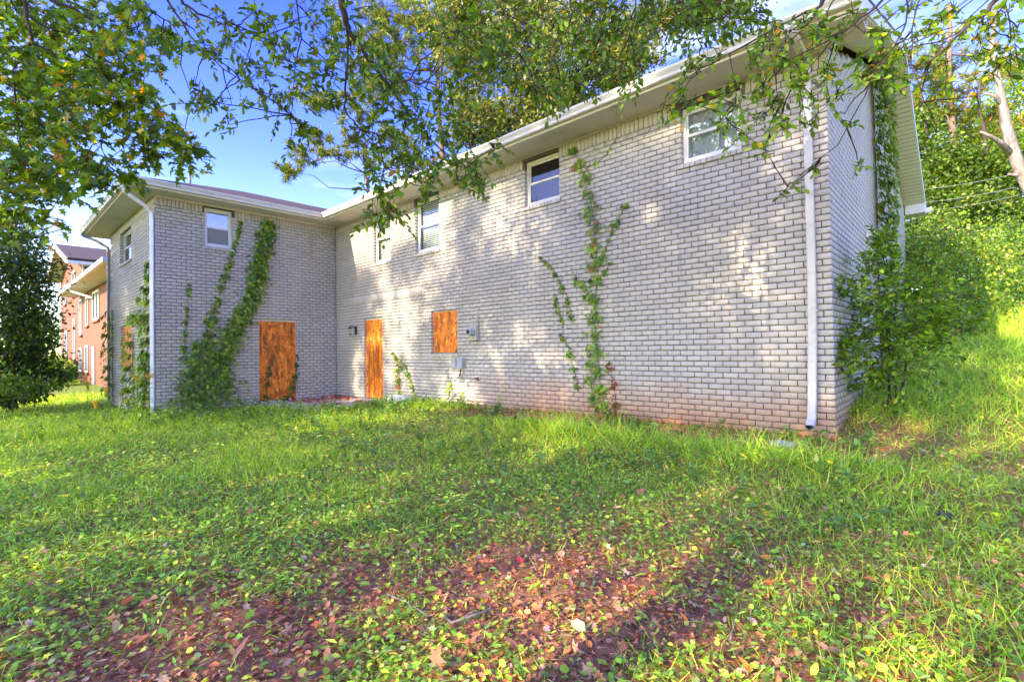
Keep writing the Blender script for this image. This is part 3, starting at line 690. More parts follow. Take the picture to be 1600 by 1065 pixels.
m_ = MB(); m_.tube([(-8.02, Y0-0.12, 0.5), (-7.98, Y0-0.08, 0.62)], 0.014, 7); m_.build('inner_tube', MT['lightgrey'], t, True)
t = empty('vent_hood', (XR, 10.15, 3.3)); tag(t, 'white vent hood on the gable wall left of the vine column', 'vent')
m_ = MB(); m_.prism([(0, 0, 0.1), (0.02, 0, 0.1), (0.16, 0, -0.06), (0.16, 0, -0.09), (0, 0, -0.09)], (XR+0.002, 10.02, 3.3), (XR+0.002, 10.28, 3.3)); m_.build('hood', MT['white'], t)
m_ = MB(); m_.box((XR+0.02, 10.05, 3.195), (XR+0.13, 10.25, 3.208)); m_.build('flap', MT['grey'], t)
# crumpled plastic bag
def lumpy(name, c, r, mat, seed, sub=3, amp=0.35):
    bm = bmesh.new(); bmesh.ops.create_icosphere(bm, subdivisions=sub, radius=1.0); g = np.random.default_rng(seed)
    ks = g.normal(0, 2.6, (14, 3)); ph = g.uniform(0, 6.28, 14)
    for v in bm.verts:
        p = np.array(v.co); d = 1+amp*np.mean(np.abs(np.sin(ks@p*1.5+ph)))*2-amp+0.10*np.sin((ks*3)@p+ph).mean()*2
        q = p*d*np.array(r); v.co = (q+np.array([0, 0, 0])).tolist()
    me = bpy.data.meshes.new(name); bm.to_mesh(me); bm.free(); me.materials.append(mat)
    o = bpy.data.objects.new(name, me); COL.objects.link(o); o.location = [float(x) for x in c]; return o
tag(lumpy('plastic_bag', (-9.78, Y0-0.32, 0.26), (0.40, 0.19, 0.14), MT['bag'], 5, 4, 0.45), 'crumpled white plastic bag lying in weeds against the wall', 'bag')
for i, (dx, dy, s_, lb) in enumerate(((-0.28, -0.40, 0.10, 'larger pale broken stone below the downspout mouth'), (-0.08, -0.36, 0.075, 'smaller pale stone chip below the downspout mouth'))):
    x, y = xd+dx, Y0+dy; tag(lumpy('stone', (x, y, float(gh(x, y))+0.02), (s_*1.5, s_, s_*0.5), MT['concrete'], 30+i, 2, 0.3), lb, 'stone')

# ------------------------------------------------------------------ foliage machinery
OVAL = (np.array([(0, 0, 0), (0.24, 0.3, 0.035), (0.2, 0.68, 0.03), (0, 1, -0.06), (-0.2, 0.68, 0.03), (-0.24, 0.3, 0.035)]), np.array([(0, 1, 2), (0, 2, 3), (0, 3, 4), (0, 4, 5)]))
LANCE = (np.array([(0, 0, 0), (0.11, 0.4, 0.02), (0, 1, -0.08), (-0.11, 0.4, 0.02)]), np.array([(0, 1, 2), (0, 2, 3)]))
DIAM = (np.array([(0, 0, 0), (0.3, 0.5, 0.03), (0, 1, -0.05), (-0.3, 0.5, 0.03)]), np.array([(0, 1, 2), (0, 2, 3)]))
IVY = (np.array([(0, 0, 0), (0.42, 0.05, 0.02), (0.2, 0.32, 0.05), (0.44, 0.55, 0), (0.14, 0.6, 0.05), (0, 1, -0.05), (-0.14, 0.6, 0.05), (-0.44, 0.55, 0), (-0.2, 0.32, 0.05), (-0.42, 0.05, 0.02)]),
       np.array([(0, 1, 2), (0, 2, 4), (2, 3, 4), (0, 4, 5), (0, 5, 6), (0, 6, 8), (6, 7, 8), (0, 8, 9)]))
MAPLE = IVY
th = np.linspace(0.35, 2*math.pi-0.35, 7)
ROUND = (np.vstack([[0, 0, 0], np.stack([0.5*np.sin(th), 0.42-0.5*np.cos(th)-0.0, 0.07*np.abs(np.sin(th))], 1)]), np.array([(0, i, i+1) for i in range(1, 7)]))
BLADE = (np.array([(0.045, 0, 0), (-0.045, 0, 0), (-0.036, 0.5, -0.03), (0.036, 0.5, -0.03), (0, 1, -0.22)]), np.array([(0, 3, 1), (1, 3, 2), (2, 3, 4)]))
CURL = (np.array([(0, 0, 0), (0.32, 0.25, 0.16), (0.26, 0.7, 0.22), (0, 1, 0.06), (-0.28, 0.7, 0.1), (-0.33, 0.25, 0.13), (0, 0.5, -0.02)]), np.array([(0, 1, 6), (1, 2, 6), (2, 3, 6), (3, 4, 6), (4, 5, 6), (5, 0, 6)]))
def unit(a): return a/(np.linalg.norm(a, axis=-1, keepdims=True)+1e-9)
def place(tpl, pos, fwd, nrm, size, col, cj=0.0, wid=None):
    """instances of a leaf template as plain mesh: fwd = length axis, nrm = face normal"""
    tv, tf = tpl; n = len(pos)
    f = unit(fwd); s = unit(np.cross(f, nrm)); u = np.cross(s, f)
    size = np.broadcast_to(np.asarray(size, float), (n,)); wd = size if wid is None else np.broadcast_to(np.asarray(wid, float), (n,))
    V = pos[:, None]+s[:, None]*(tv[None, :, 0:1]*wd[:, None, None])+f[:, None]*(tv[None, :, 1:2]*size[:, None, None])+u[:, None]*(tv[None, :, 2:3]*size[:, None, None])
    F = (np.arange(n)[:, None, None]*len(tv)+tf[None]).reshape(-1, 3)
    C = np.repeat(col, len(tv), 0)
    return V.reshape(-1, 3), F, C
class Leaves:
    def __init__(s): s.V = []; s.F = []; s.C = []; s.n = 0
    def add(s, V, F, C): s.V.append(V); s.F.append(F+s.n); s.C.append(C); s.n += len(V)
    def build(s, name, mat, parent=None, kind=None):
        if not s.V: return None
        o = npobj(name, np.vstack(s.V), np.vstack(s.F), mat, parent, np.vstack(s.C))
        if kind: tag(o, kind=kind)
        return o
def rdir(n, g=R):
    v = g.normal(size=(n, 3)); return unit(v)
def pal(n, cols, wts, g=R, jit=0.22):
    cols = np.array(cols); w_ = np.array(wts, float); i = g.choice(len(cols), n, p=w_/w_.sum())
    c = cols[i]*(1+g.normal(0, jit, (n, 1)))*(1+g.normal(0, 0.08, (n, 3))); return np.clip(c, 0.004, 0.85)
GREEN_MID = [(0.055, 0.105, 0.018), (0.085, 0.15, 0.02), (0.035, 0.075, 0.016), (0.13, 0.19, 0.025)]; GREEN_MID = [tuple(v*1.45 for v in c) for c in GREEN_MID]
GREEN_YEL = [(0.10, 0.17, 0.02), (0.16, 0.22, 0.025), (0.06, 0.11, 0.016), (0.25, 0.25, 0.03), (0.32, 0.16, 0.03)]; GREEN_YEL = [tuple(v*1.45 for v in c) for c in GREEN_YEL]
GREEN_DK = [(0.03, 0.06, 0.016), (0.045, 0.085, 0.02), (0.07, 0.12, 0.022)]; GREEN_DK = [tuple(v*1.45 for v in c) for c in GREEN_DK]

def sprigs(L, stems, org, dirn, length, leaf, cols, wts, k=8, tpl=OVAL, g=R, droop=0.5, flat=0.5):
    """leafy twigs: org (n,3), dirn (n,3). alternate leaves along each twig"""
    n = len(org); dirn = unit(dirn+np.array([0, 0, -0.25*droop])); length = np.broadcast_to(length, (n,))
    for j in range(k):
        t = (j+1)/k; pos = org+dirn*(length*t)[:, None]; pos[:, 2] -= droop*0.25*length*t*t
        up = unit(np.array([0, 0, 1.0])+g.normal(0, flat, (n, 3)))
        side = unit(np.cross(dirn, up))*(1 if j % 2 else -1)
        f = unit(side*(0.95 if j < k-1 else 0.1)+dirn*0.75+np.array([0, 0, -droop*0.6])+g.normal(0, 0.28, (n, 3)))
        nr = unit(up+g.normal(0, flat*0.7, (n, 3)))
        L.add(*place(tpl, pos, f, nr, leaf*g.uniform(0.65, 1.2, n), pal(n, cols, wts, g)))
    if stems is not None:
        e = org+dirn*length[:, None]; e[:, 2] -= droop*0.25*length
        for a, b in zip(org, e):
            m = 0.5*(a+b)+np.array([0, 0, 0.03*np.linalg.norm(b-a)]); stems.tube([a, m, b], [0.004, 0.003, 0.0015], 3, False)
def wander(a, b, n, amp, g=R):
    a = np.array(a, float); b = np.array(b, float); t = np.linspace(0, 1, n)[:, None]; p = a+(b-a)*t
    L_ = np.linalg.norm(b-a); p[1:-1] += g.normal(0, amp*L_, (n-2, 3)); return p

# generic tree: trunk with limbs to clumps, crown of leaf clumps
def tree(name, label, cat, base, trunk_h, trunk_r, clumps, n_per, leaf, cols, wts, bark='bark', tpl=DIAM, seed=0, group=None, spread=1.0, lean=(0, 0), flat=0.8, limb_r=0.3, droop=0.0):
    g = np.random.default_rng(seed); base = np.array(base, float)
    root = empty(name, base); tag(root, label, cat, group)
    tr = MB(); top = base+np.array([lean[0], lean[1], trunk_h]); n = 9
    spine = wander(base-np.array([0, 0, 0.25]), top, n, 0.012, g)
    rad = [trunk_r*(1.25 if i == 0 else 1.0)*(1-0.72*i/(n-1)) for i in range(n)]
    tr.tube(spine, rad, 9); tr.build('trunk', MT[bark], root, True)
    br = MB(); L = Leaves()
    for (c, r) in clumps:
        c = np.array(c, float); r = np.array(r if np.ndim(r) else (r, r, r*0.75), float)
        hgt = np.clip((c[2]-base[2]-0.35*np.hypot(*(c-base)[:2]))/trunk_h, 0.18, 0.97); q = base+(top-base)*hgt
        p = wander(q, c, 5, 0.05, g); p[2, 2] += 0.05*np.linalg.norm(c-q)
        br.tube(p, [trunk_r*limb_r*(1-hgt*0.5)*f for f in (1, 0.8, 0.55, 0.35, 0.15)], 6, False)
        ns = 5
        subs = c+g.normal(0, 0.5, (ns, 3))*r
        for s_ in subs: br.tube(wander(c, s_, 3, 0.08, g), [trunk_r*0.08, trunk_r*0.05, trunk_r*0.02], 4, False)
        m = int(n_per*(r[0]*r[1]*r[2])**(1/3)) if n_per < 0 else n_per
        # sub-clumps give the uneven light and dark masses
        cc = c+unit(g.normal(size=(9, 3)))*r*g.uniform(0.35, 0.95, (9, 1))
        i = g.integers(0, 9, m); pos = cc[i]+g.normal(0, 0.30*spread, (m, 3))*r
        fw_ = unit(g.normal(size=(m, 3))+np.array([0, 0, -0.5-droop])+0.5*unit(pos-c)); nr = unit(g.normal(0, flat, (m, 3))+np.array([0, 0, 1.0])+0.4*unit(pos-c))
        tone = (1+0.18*g.normal(size=9))[i][:, None]
        L.add(*place(tpl, pos, fw_, nr, leaf*g.uniform(0.6, 1.25, m), np.clip(pal(m, cols, wts, g)*tone, 0.004, 0.8)))
    br.build('branches', MT[bark], root, True)
    L.build('foliage', MT['leaf'], root, 'stuff')
    return root
def pine(name, label, base, h, r, clumps, seed, group=None, lean=(0, 0), cols=None, wts=None, per=420, nl=0.22, limbs=()):
    g = np.random.default_rng(seed); base = np.array(base, float); root = empty(name, base); tag(root, label, 'tree', group)
    top = base+np.array([lean[0], lean[1], h]); sp = wander(base-np.array([0, 0, 0.3]), top, 10, 0.006, g)
    tr = MB(); tr.tube(sp, [r*(1-0.65*i/9) for i in range(10)], 9); tr.build('trunk', MT['pinebark'], root, True)
    br = MB(); L = Leaves(); cols = cols or [(0.085, 0.125, 0.025), (0.14, 0.17, 0.03), (0.05, 0.085, 0.025), (0.26, 0.17, 0.05)]; wts = wts or [4, 3, 3, 0.7]
    for c, rr in clumps:
        c = np.array(c, float); hh = np.clip((c[2]-0.3-base[2])/h, 0.2, 0.99); q = base+(top-base)*hh
        br.tube(wander(q, c, 5, 0.05, g), [r*0.22, r*0.18, r*0.13, r*0.09, r*0.04], 6, False)
        nt_ = 16; tc_ = c+g.normal(0, 0.55, (nt_, 3))*np.array([rr, rr, rr*0.45])
        for t_ in tc_: br.tube([c, 0.5*(c+t_)+g.normal(0, 0.05, 3), t_], [r*0.06, r*0.04, r*0.015], 4, False)
        i = g.integers(0, nt_, per); pos = tc_[i]+g.normal(0, 0.07*rr, (per, 3)); f = unit(g.normal(size=(per, 3))+np.array([0, 0, 0.35])+0.4*unit(tc_[i]-c))
        L.add(*place(LANCE, pos, f, rdir(per, g), nl*g.uniform(0.7, 1.3, per), pal(per, cols, wts, g), wid=nl*0.7))
    for a, b_ in limbs: br.tube(wander(a, b_, 5, 0.04, g), [r*0.3, r*0.25, r*0.2, r*0.12, r*0.05], 6)
    br.build('branches', MT['pinebark'], root, True); L.build('foliage', MT['leaf'], root, 'stuff'); return root

# ------------------------------------------------------------------ overhanging trees (trunks stand beside and behind the viewpoint)
def overhang(name, label, base, trunk_h, trunk_r, limbs, clusters, extra, leaf, cols, wts, seed, tpl=OVAL, k=8, droop=0.5, twig=0.28, dens=1.0):
    """limbs: lists of (px,py,depth); clusters: (px,py,rpx,depth,n); extra: ((x,y,z),(rx,ry,rz),n) crown out of the frame"""
    g = np.random.default_rng(seed); base = np.array(base, float); root = empty(name, base); tag(root, label, 'tree')
    top = base+np.array([0, 0, trunk_h]); tr = MB(); sp = wander(base-np.array([0, 0, 0.3]), top, 9, 0.01, g)
    tr.tube(sp, [trunk_r*(1.3 if i == 0 else 1)*(1-0.6*i/8) for i in range(9)], 10); tr.build('trunk', MT['bark'], root, True)
    br = MB(); L = Leaves(); nodes = []
    for lim in limbs:
        pts = [pw(x, y, d) for x, y, d in lim[0]]; r0, r1, tied = lim[1], lim[2], lim[3]
        if tied:  # run back to the trunk, rising out of the frame
            q = base+np.array([0, 0, trunk_h*0.82]); p0 = pts[0]; mid = 0.55*p0+0.45*q; mid[2] = max(mid[2], p0[2]+0.35)
            pts = [q, 0.5*(q+mid)+np.array([0, 0, 0.25]), mid, 0.5*(mid+p0)+np.array([0, 0, 0.1])]+pts; r_first = [r0*1.9, r0*1.6, r0*1.35, r0*1.15]
        else: r_first = []
        # resample with slight wobble
        rs = r_first+list(np.linspace(r0, r1, len(pts)-len(r_first)))
        P2, R2 = [], []
        for i in range(len(pts)-1):
            for t in (0, 0.33, 0.66):
                P2.append(pts[i]*(1-t)+pts[i+1]*t+g.normal(0, 0.005, 3)); R2.append(rs[i]*(1-t)+rs[i+1]*t)
        P2.append(pts[-1]); R2.append(rs[-1]); br.tube(P2, R2, 7, False); nodes += P2
    nodes = np.array(nodes)
    for (px, py, rp, d, n) in clusters:
        n = int(math.ceil(n*dens))
        c = pw(px, py, d); rr = rp/FPX*d
        q = nodes[np.argmin(np.linalg.norm(nodes-c, axis=1)+0.25*np.maximum(0, c[2]-nodes[:, 2]))]
        if np.linalg.norm(q-c) > 0.08:
            w_ = wander(q, c, 5, 0.02, g); br.tube(w_, np.linspace(0.007, 0.003, 5), 4, False)
        org = c+g.normal(0, 0.55, (n, 3))*np.array([rr, rr, rr])
        dv = unit(org-q)*0.7+g.normal(0, 0.6, (n, 3)); dv[:, 2] -= 0.15
        for o_ in org[::2]: br.tube([c, 0.5*(c+o_)+g.normal(0, 0.02, 3), o_], [0.004, 0.003, 0.002], 3, False)
        cj = 1.25
        sprigs(L, br, org-0.3*twig*unit(dv), dv, twig*g.uniform(0.6, 1.2, n), leaf, cols, wts, k, tpl, g, droop)
    for (c, r, n) in extra:
        c = np.array(c, float); r = np.array(r, float); q = base+np.array([0, 0, np.clip(c[2]-base[2]-0.6, 1.5, trunk_h)])
        br.tube(wander(q, c, 5, 0.05, g), [trunk_r*0.38, trunk_r*0.3, trunk_r*0.22, trunk_r*0.15, trunk_r*0.07], 6, False)
        cc = c+unit(g.normal(size=(10, 3)))*r*g.uniform(0.3, 1.0, (10, 1))
        for s_ in cc: br.tube(wander(c, s_, 3, 0.06, g), [trunk_r*0.09, trunk_r*0.06, trunk_r*0.02], 4, False)
        i = g.integers(0, 10, n); pos = cc[i]+g.normal(0, 0.22, (n, 3))*r
        L.add(*place(DIAM, pos, unit(g.normal(size=(n, 3))+np.array([0, 0, -0.5])), unit(g.normal(0, 0.7, (n, 3))+np.array([0, 0, 1.0])), leaf*1.5*g.uniform(0.7, 1.3, n), pal(n, cols, wts, g)))
    br.build('branches', MT['bark'], root, True); L.build('foliage', MT['leaf'], root, 'stuff'); return root

CL = []
for (x, y, r_, n_) in [(25,15,45,9),(90,25,45,9),(155,30,45,9),(215,45,35,7),(25,80,45,10),(90,90,45,9),(150,95,40,9),(210,110,32,7),(25,140,45,10),(85,150,40,9),(140,155,38,8),(185,160,28,6),(225,150,22,5),
    (252,62,12,2),(262,48,10,2),(22,195,42,9),(75,205,36,7),(120,200,26,4),(240,185,22,5),(270,205,22,5),(285,228,18,4),(300,235,10,2),(225,215,18,3),(30,250,40,9),(85,250,32,6),(128,252,26,5),(165,262,24,5),(200,255,20,4),(235,240,14,3),
    (20,300,32,7),(62,300,20,4),(100,285,16,3),(150,285,14,2),(8,340,22,4),(35,330,14,2),(72,338,7,1),(95,350,6,1),(5,372,14,2)]:
    CL.append((x, y, r_, R.uniform(4.6, 6.6), n_))
overhang('maple_tree', 'overhanging maple whose dense green and orange leaves fill the upper left corner', (-5.6, -1.9, 0.0), 8.5, 0.2,
    [([(34,-60,5.2),(38,0,5.2),(42,30,5.25),(52,60,5.3),(40,85,5.4),(20,110,5.4)], 0.024, 0.008, True), ([(75,-50,5.2),(82,2,5.2),(115,15,5.3),(150,35,5.4),(170,62,5.5),(185,90,5.6),(210,130,5.7),(248,162,5.8)], 0.022, 0.004, True),
     ([(42,25,5.3),(70,42,5.4),(110,55,5.6),(150,100,5.8)], 0.012, 0.004, False), ([(52,70,5.3),(80,80,5.6),(110,120,5.8)], 0.010, 0.003, False),
     ([(215,-10,5.2),(240,20,5.2),(265,35,5.3),(285,60,5.4)], 0.010, 0.004, True), ([(20,110,5.5),(30,200,5.8),(40,290,6.0),(25,340,6.0)], 0.012, 0.004, False), ([(185,90,5.6),(175,180,5.8),(150,240,5.9)], 0.008, 0.003, False), ([(40,290,6.0),(70,340,6.1),(100,358,6.1)], 0.006, 0.002, False)],
    CL+[(x_, y_, 40, 6.4+0.3*(i_ % 3), 6) for i_, (x_, y_) in enumerate(((40,30),(110,40),(170,70),(50,110),(120,130),(180,120),(40,180),(100,190),(30,240),(90,240)))], [((-6.4, -2.2, 8.0), (1.8, 1.5, 1.3), 600)],
    0.10, [(0.085, 0.155, 0.022), (0.14, 0.22, 0.027), (0.05, 0.10, 0.02), (0.28, 0.32, 0.04), (0.40, 0.13, 0.03), (0.40, 0.25, 0.03)], [5, 3, 4, 1.2, 0.3, 0.3], 11, MAPLE, 7, 0.45, 0.26, 3.1)
CL = []
for (x, y, r_, n_) in [(300,28,18,2),(318,70,18,3),(345,28,22,3),(340,85,18,3),(365,50,20,3),(395,20,22,4),(385,95,18,3),(305,128,14,2),(312,155,12,2),(330,165,9,1),(345,145,12,2),(362,165,9,1),(358,195,6,1),(405,110,22,4),(400,140,16,3),
    (430,40,30,6),(420,85,22,4),(455,80,26,5),(480,25,34,8),(470,130,24,5),(450,170,22,4),(470,195,18,4),(440,150,16,3),(455,215,10,1),(510,60,34,8),(505,110,30,7),(520,160,22,4),(550,30,26,6),(560,80,30,7),(600,95,28,6),(560,130,28,6),
    (600,150,26,6),(640,115,30,7),(650,165,28,7),(620,190,26,6),(580,195,20,4),(690,130,28,7),(690,180,26,6),(720,160,26,5),(735,205,22,5),(660,215,26,6),(700,230,26,6),(610,235,22,5),(640,250,20,5),(585,225,14,2),
    (600,275,18,4),(575,270,12,2),(595,305,18,5),(585,335,16,4),(610,325,14,4),(645,270,12,3),(665,292,12,3),(680,262,18,5),(720,265,18,5),(745,275,16,4),(750,285,9,2),(735,255,14,3),(770,230,12,2),
    (720,20,26,5),(760,15,28,5),(745,60,26,4),(770,90,22,4),(800,25,28,5),(820,70,22,4),(850,30,26,5),(880,60,24,4),(905,20,22,4),(935,50,22,4),(960,15,22,4),(985,60,24,5),(1000,75,14,3),(960,100,14,2),(1020,30,24,5),(1050,50,16,3),(1075,25,24,5),(1110,50,24,5),(1095,40,16,3),(1140,25,24,5),(1165,30,18,4),(1190,30,22,4),
    (700,60,26,6),(1010,10,22,5),(1060,5,22,5),(1100,10,22,5),(1150,5,20,4),(930,5,24,5),(725,95,26,6),(780,60,28,6),(800,110,26,5),(840,110,26,5),(870,100,26,5),(910,85,26,5),(945,110,24,5),(860,150,20,3),(820,150,22,3),(1130,30,20,4),(900,130,20,3),(990,120,10,2),(970,140,8,1)]:
    CL.append((x, y, r_, R.uniform(3.9, 5.3), n_))
overhang('dogwood_tree', 'overhanging tree with dark forked limb and small oval leaves against the sky', (-1.9, -2.7, 0.0), 8.0, 0.19,
    [([(528,-70,4.2),(533,0,4.2),(540,32,4.25),(545,48,4.3),(562,72,4.35),(585,105,4.45),(605,132,4.5),(630,165,4.6),(650,195,4.7),(690,235,4.8),(715,262,4.9)], 0.030, 0.005, True),
     ([(543,45,4.3),(542,100,4.35),(540,140,4.4),(538,168,4.4),(552,190,4.45),(562,205,4.5),(558,225,4.5),(562,245,4.55)], 0.012, 0.003, False),
     ([(605,132,4.5),(640,127,4.5),(665,138,4.6)], 0.010, 0.004, False), ([(562,205,4.5),(590,208,4.5),(615,225,4.6)], 0.009, 0.004, False),
     ([(275,-20,4.6),(285,5,4.6),(310,22,4.6),(345,38,4.65),(370,40,4.7),(410,58,4.7)], 0.014, 0.004, True), ([(276,20,4.6),(295,55,4.6),(330,90,4.65),(350,108,4.7),(375,125,4.7),(400,142,4.7)], 0.010, 0.003, True),
     ([(830,-20,4.6),(835,30,4.6),(825,60,4.7),(812,85,4.7)], 0.008, 0.003, True), ([(885,-20,4.4),(892,8,4.4),(915,30,4.4),(940,50,4.5)], 0.012, 0.004, True), ([(995,-20,4.4),(993,30,4.4),(985,55,4.4)], 0.008, 0.003, True), ([(1070,-30,4.3),(1080,30,4.3),(1050,80,4.4),(1005,110,4.5)], 0.010, 0.003, True),
     ([(690,235,4.8),(720,255,4.9),(745,272,4.9)], 0.005, 0.002, False), ([(590,208,4.5),(600,260,4.6),(590,310,4.7),(588,335,4.7)], 0.006, 0.002, False), ([(460,-20,4.4),(470,60,4.4),(460,120,4.5),(455,180,4.5)], 0.008, 0.003, True), ([(640,170,4.7),(670,200,4.7),(680,260,4.8)], 0.006, 0.002, False)],
    CL, [((-2.6, -2.2, 7.6), (1.6, 1.3, 1.2), 420)],
    0.074, [(0.085, 0.155, 0.022), (0.115, 0.195, 0.025), (0.045, 0.09, 0.018), (0.21, 0.25, 0.035), (0.3, 0.13, 0.03)], [5, 3, 4, 0.7, 0.1], 12, OVAL, 8, 0.6, 0.24, 1.6)
CL = []
for (x, y, r_, n_) in [(1085,105,14,3),(1115,75,18,4),(1065,130,12,3),(1055,165,12,3),(1075,165,10,2),(1110,165,10,2),(1120,195,8,2),(1140,190,10,2),(1150,165,12,3),(1160,205,8,2),(1120,150,10,2),(1145,130,12,2),(1180,95,16,4),(1200,70,18,5),(1205,120,16,4),(1190,140,14,3),(1200,175,12,3),(1215,150,14,4),(1200,205,10,2),(1195,235,6,1),
    (1235,50,20,5),(1230,95,18,5),(1240,130,16,4),(1225,185,12,3),(1250,85,16,4),(1262,110,14,4),(1255,30,16,4),(1255,150,12,3),(1265,190,8,2),(1285,35,16,4),(1290,110,14,4),(1310,140,12,3),(1300,70,14,3),(1330,20,14,3),(1345,85,14,4),(1370,100,14,5),(1350,120,10,3),(1395,120,14,4),(1360,60,14,3),(1385,35,14,4),(1405,75,14,4),
    (1430,15,16,4),(1450,45,14,4),(1425,60,12,3),(1470,25,14,4),(1470,70,14,3),(1500,50,16,3),(1490,15,14,3),(1520,25,12,2),(1545,40,14,3),(1570,20,16,4),(1590,45,14,3),(1560,75,12,3),(1585,85,12,3),(1530,85,10,2),(1560,105,12,3),(1450,100,10,2),(1480,95,8,2),(1440,140,5,1),(1525,150,5,1),(1240,285,6,1),(1225,300,5,1),(1275,262,6,1),(1320,178,7,1),(1340,252,5,1)]:
    CL.append((x, y, r_, R.uniform(3.4, 4.6), n_))
overhang('birch_tree', 'overhanging tree with thin dark branches and bright yellow-green leaves before the gable', (2.3, 2.2, 0.1), 7.0, 0.16,
    [([(1590,-50,3.7),(1556,0,3.7),(1535,25,3.75),(1512,40,3.8),(1495,58,3.8),(1470,82,3.85),(1432,110,3.9)], 0.020, 0.006, True),
     ([(1512,40,3.8),(1480,62,3.9),(1455,95,4.0)], 0.007, 0.003, False), ([(1395,-20,3.8),(1378,3,3.8),(1345,30,3.85),(1310,55,3.9),(1262,80,3.95),(1205,108,4.0)], 0.011, 0.004, True),
     ([(1315,-25,3.8),(1290,0,3.8),(1272,25,3.8),(1255,45,3.85),(1210,90,3.95)], 0.012, 0.003, True), ([(1292,-10,3.8),(1280,8,3.8),(1250,25,3.8),(1200,50,3.9),(1140,85,4.0),(1095,108,4.1),(1075,130,4.1),(1062,158,4.2)], 0.009, 0.003, True),
     ([(1420,-20,3.8),(1418,25,3.8),(1405,60,3.8),(1382,95,3.8),(1350,150,3.9),(1310,225,3.9),(1268,258,3.9),(1230,290,3.9)], 0.007, 0.002, True), ([(1440,-10,3.8),(1425,50,3.8),(1425,105,3.8),(1445,160,3.8),(1465,200,3.9)], 0.006, 0.002, True),
     ([(1382,95,3.8),(1320,140,3.9),(1270,185,3.9)], 0.004, 0.002, False), ([(1200,50,3.9),(1215,150,4.0),(1225,190,4.0)], 0.004, 0.002, False), ([(1140,85,4.0),(1150,150,4.1),(1140,190,4.1)], 0.004, 0.002, False), ([(1570,-20,3.6),(1580,60,3.6),(1560,110,3.7)], 0.006, 0.002, True)],
    CL, [((2.0, 1.6, 6.9), (1.2, 1.1, 1.0), 260)],
    0.066, [(0.105, 0.20, 0.025), (0.18, 0.285, 0.03), (0.06, 0.12, 0.02), (0.34, 0.36, 0.035), (0.42, 0.22, 0.03)], [5, 4, 2.5, 1.2, 0.35], 13, OVAL, 6, 0.5, 0.2, 1.4)

# unseen trees behind the viewpoint, shaped to dapple the wall; the panes reflect them
def crown(cx, cy, cz, rx, ry, rz, n, seed):
    g = np.random.default_rng(seed); return [((cx+rx*a, cy+ry*b, cz+rz*c), (rx*0.42, ry*0.42, rz*0.34)) for a, b, c in (unit(g.normal(size=(n, 3)))*g.uniform(0.3, 0.9, (n, 1)))]
def shade_clumps(tg, t0, t1, seed):
    """clumps standing up-sun of the given places: (x,y,z,radius)"""
    g = np.random.default_rng(seed); o_ = []
    for (x, y, z, r_) in tg: o_.append((np.array([x, y, z])+SUN*g.uniform(t0, t1), (r_, r_, r_*0.8)))
    return o_
def shade_tree(name, label, tg, t0, t1, n, leaf, seed, r=0.24, h=None):
    cl = shade_clumps(tg, t0, t1, seed); c = np.mean([k[0] for k in cl], 0); top = max(k[0][2] for k in cl)
    tree(name, label, 'tree', gbase(c[0], c[1]-0.4), h or top-0.6, r, cl, n, leaf, GREEN_MID, [4, 3, 3, 1], seed=seed)
def gbase(x, y): return (x, y, float(gh(x, y)))
cl = [(np.array([x, 2.7, z])+SUN*R.uniform(5.5, 8), (0.85, 0.85, 0.7)) for x, z in [(-14.2, 4.6), (-15.6, 4.8), (-17.0, 4.7), (-18.4, 4.6), (-14.6, 3.4), (-16.2, 3.5), (-17.8, 3.3), (-14.2, 2.0), (-15.6, 2.1), (-17.2, 2.0), (-18.6, 1.8), (-14.8, 0.8), (-16.5, 0.8), (-18.0, 0.6)]]  # clumps of an added, unseen tree, set up-sun to shade the wing's outer wall
c_ = np.mean([k[0] for k in cl], 0); tree('added_shade_tree', 'dense unseen tree added left of the viewpoint to shade the outer wall of the wing', 'tree', (c_[0], c_[1]-0.3, float(gh(c_[0], c_[1]))), 6.5, 0.18, cl, 650, 0.17, GREEN_DK, [3, 3, 2], seed=35)
# unseen trees some way behind, crowns placed for soft dapples on lawn and wall
WG = 'unseen trees shaping the light from behind the viewpoint'
WOOD = [('oak', 'oak'), ('ash', 'ash'), ('hickory', 'hickory'), ('elm', 'elm'), ('poplar', 'poplar'), ('beech', 'beech'), ('maple', 'red maple'), ('gum', 'sweet gum'), ('linden', 'linden'), ('walnut', 'walnut')]
gw_ = np.random.default_rng(77)
heavy = [(-5.6, 4.2), (-4.6, 4.4), (-5.2, 3.0), (-4.2, 2.8), (-5.5, 1.7), (-4.3, 1.3), (-3.5, 3.7), (-3.5, 2.0), (-3.4, 0.6), (-5.0, 0.4), (-6.3, 0.8), (-6.5, 2.4), (-1.6, 4.6), (-2.6, 4.5), (-1.3, 3.2), (-1.3, 1.6), (-7.6, 1.4), (-8.4, 2.6), (-9.4, 0.9), (-11.2, 1.0), (-10.0, 3.4), (-7.7, 4.4), (-12.4, 2.5), (-4.0, 4.9), (-6.0, 4.9), (-5.0, 2.2), (-2.9, 1.2), (-3.0, 2.8), (-2.9, 3.8), (-2.2, 4.9), (-1.2, 5.2), (-1.2, 2.4), (-1.2, 0.6), (-2.2, 0.5), (-2.3, 3.6), (-3.9, 0.2), (-5.9, 0.2), (-4.8, 3.7), (-7.2, 3.0), (-6.9, 0.2), (-8.8, 1.6)]  # wall spots kept in shade by crown clumps set up-sun
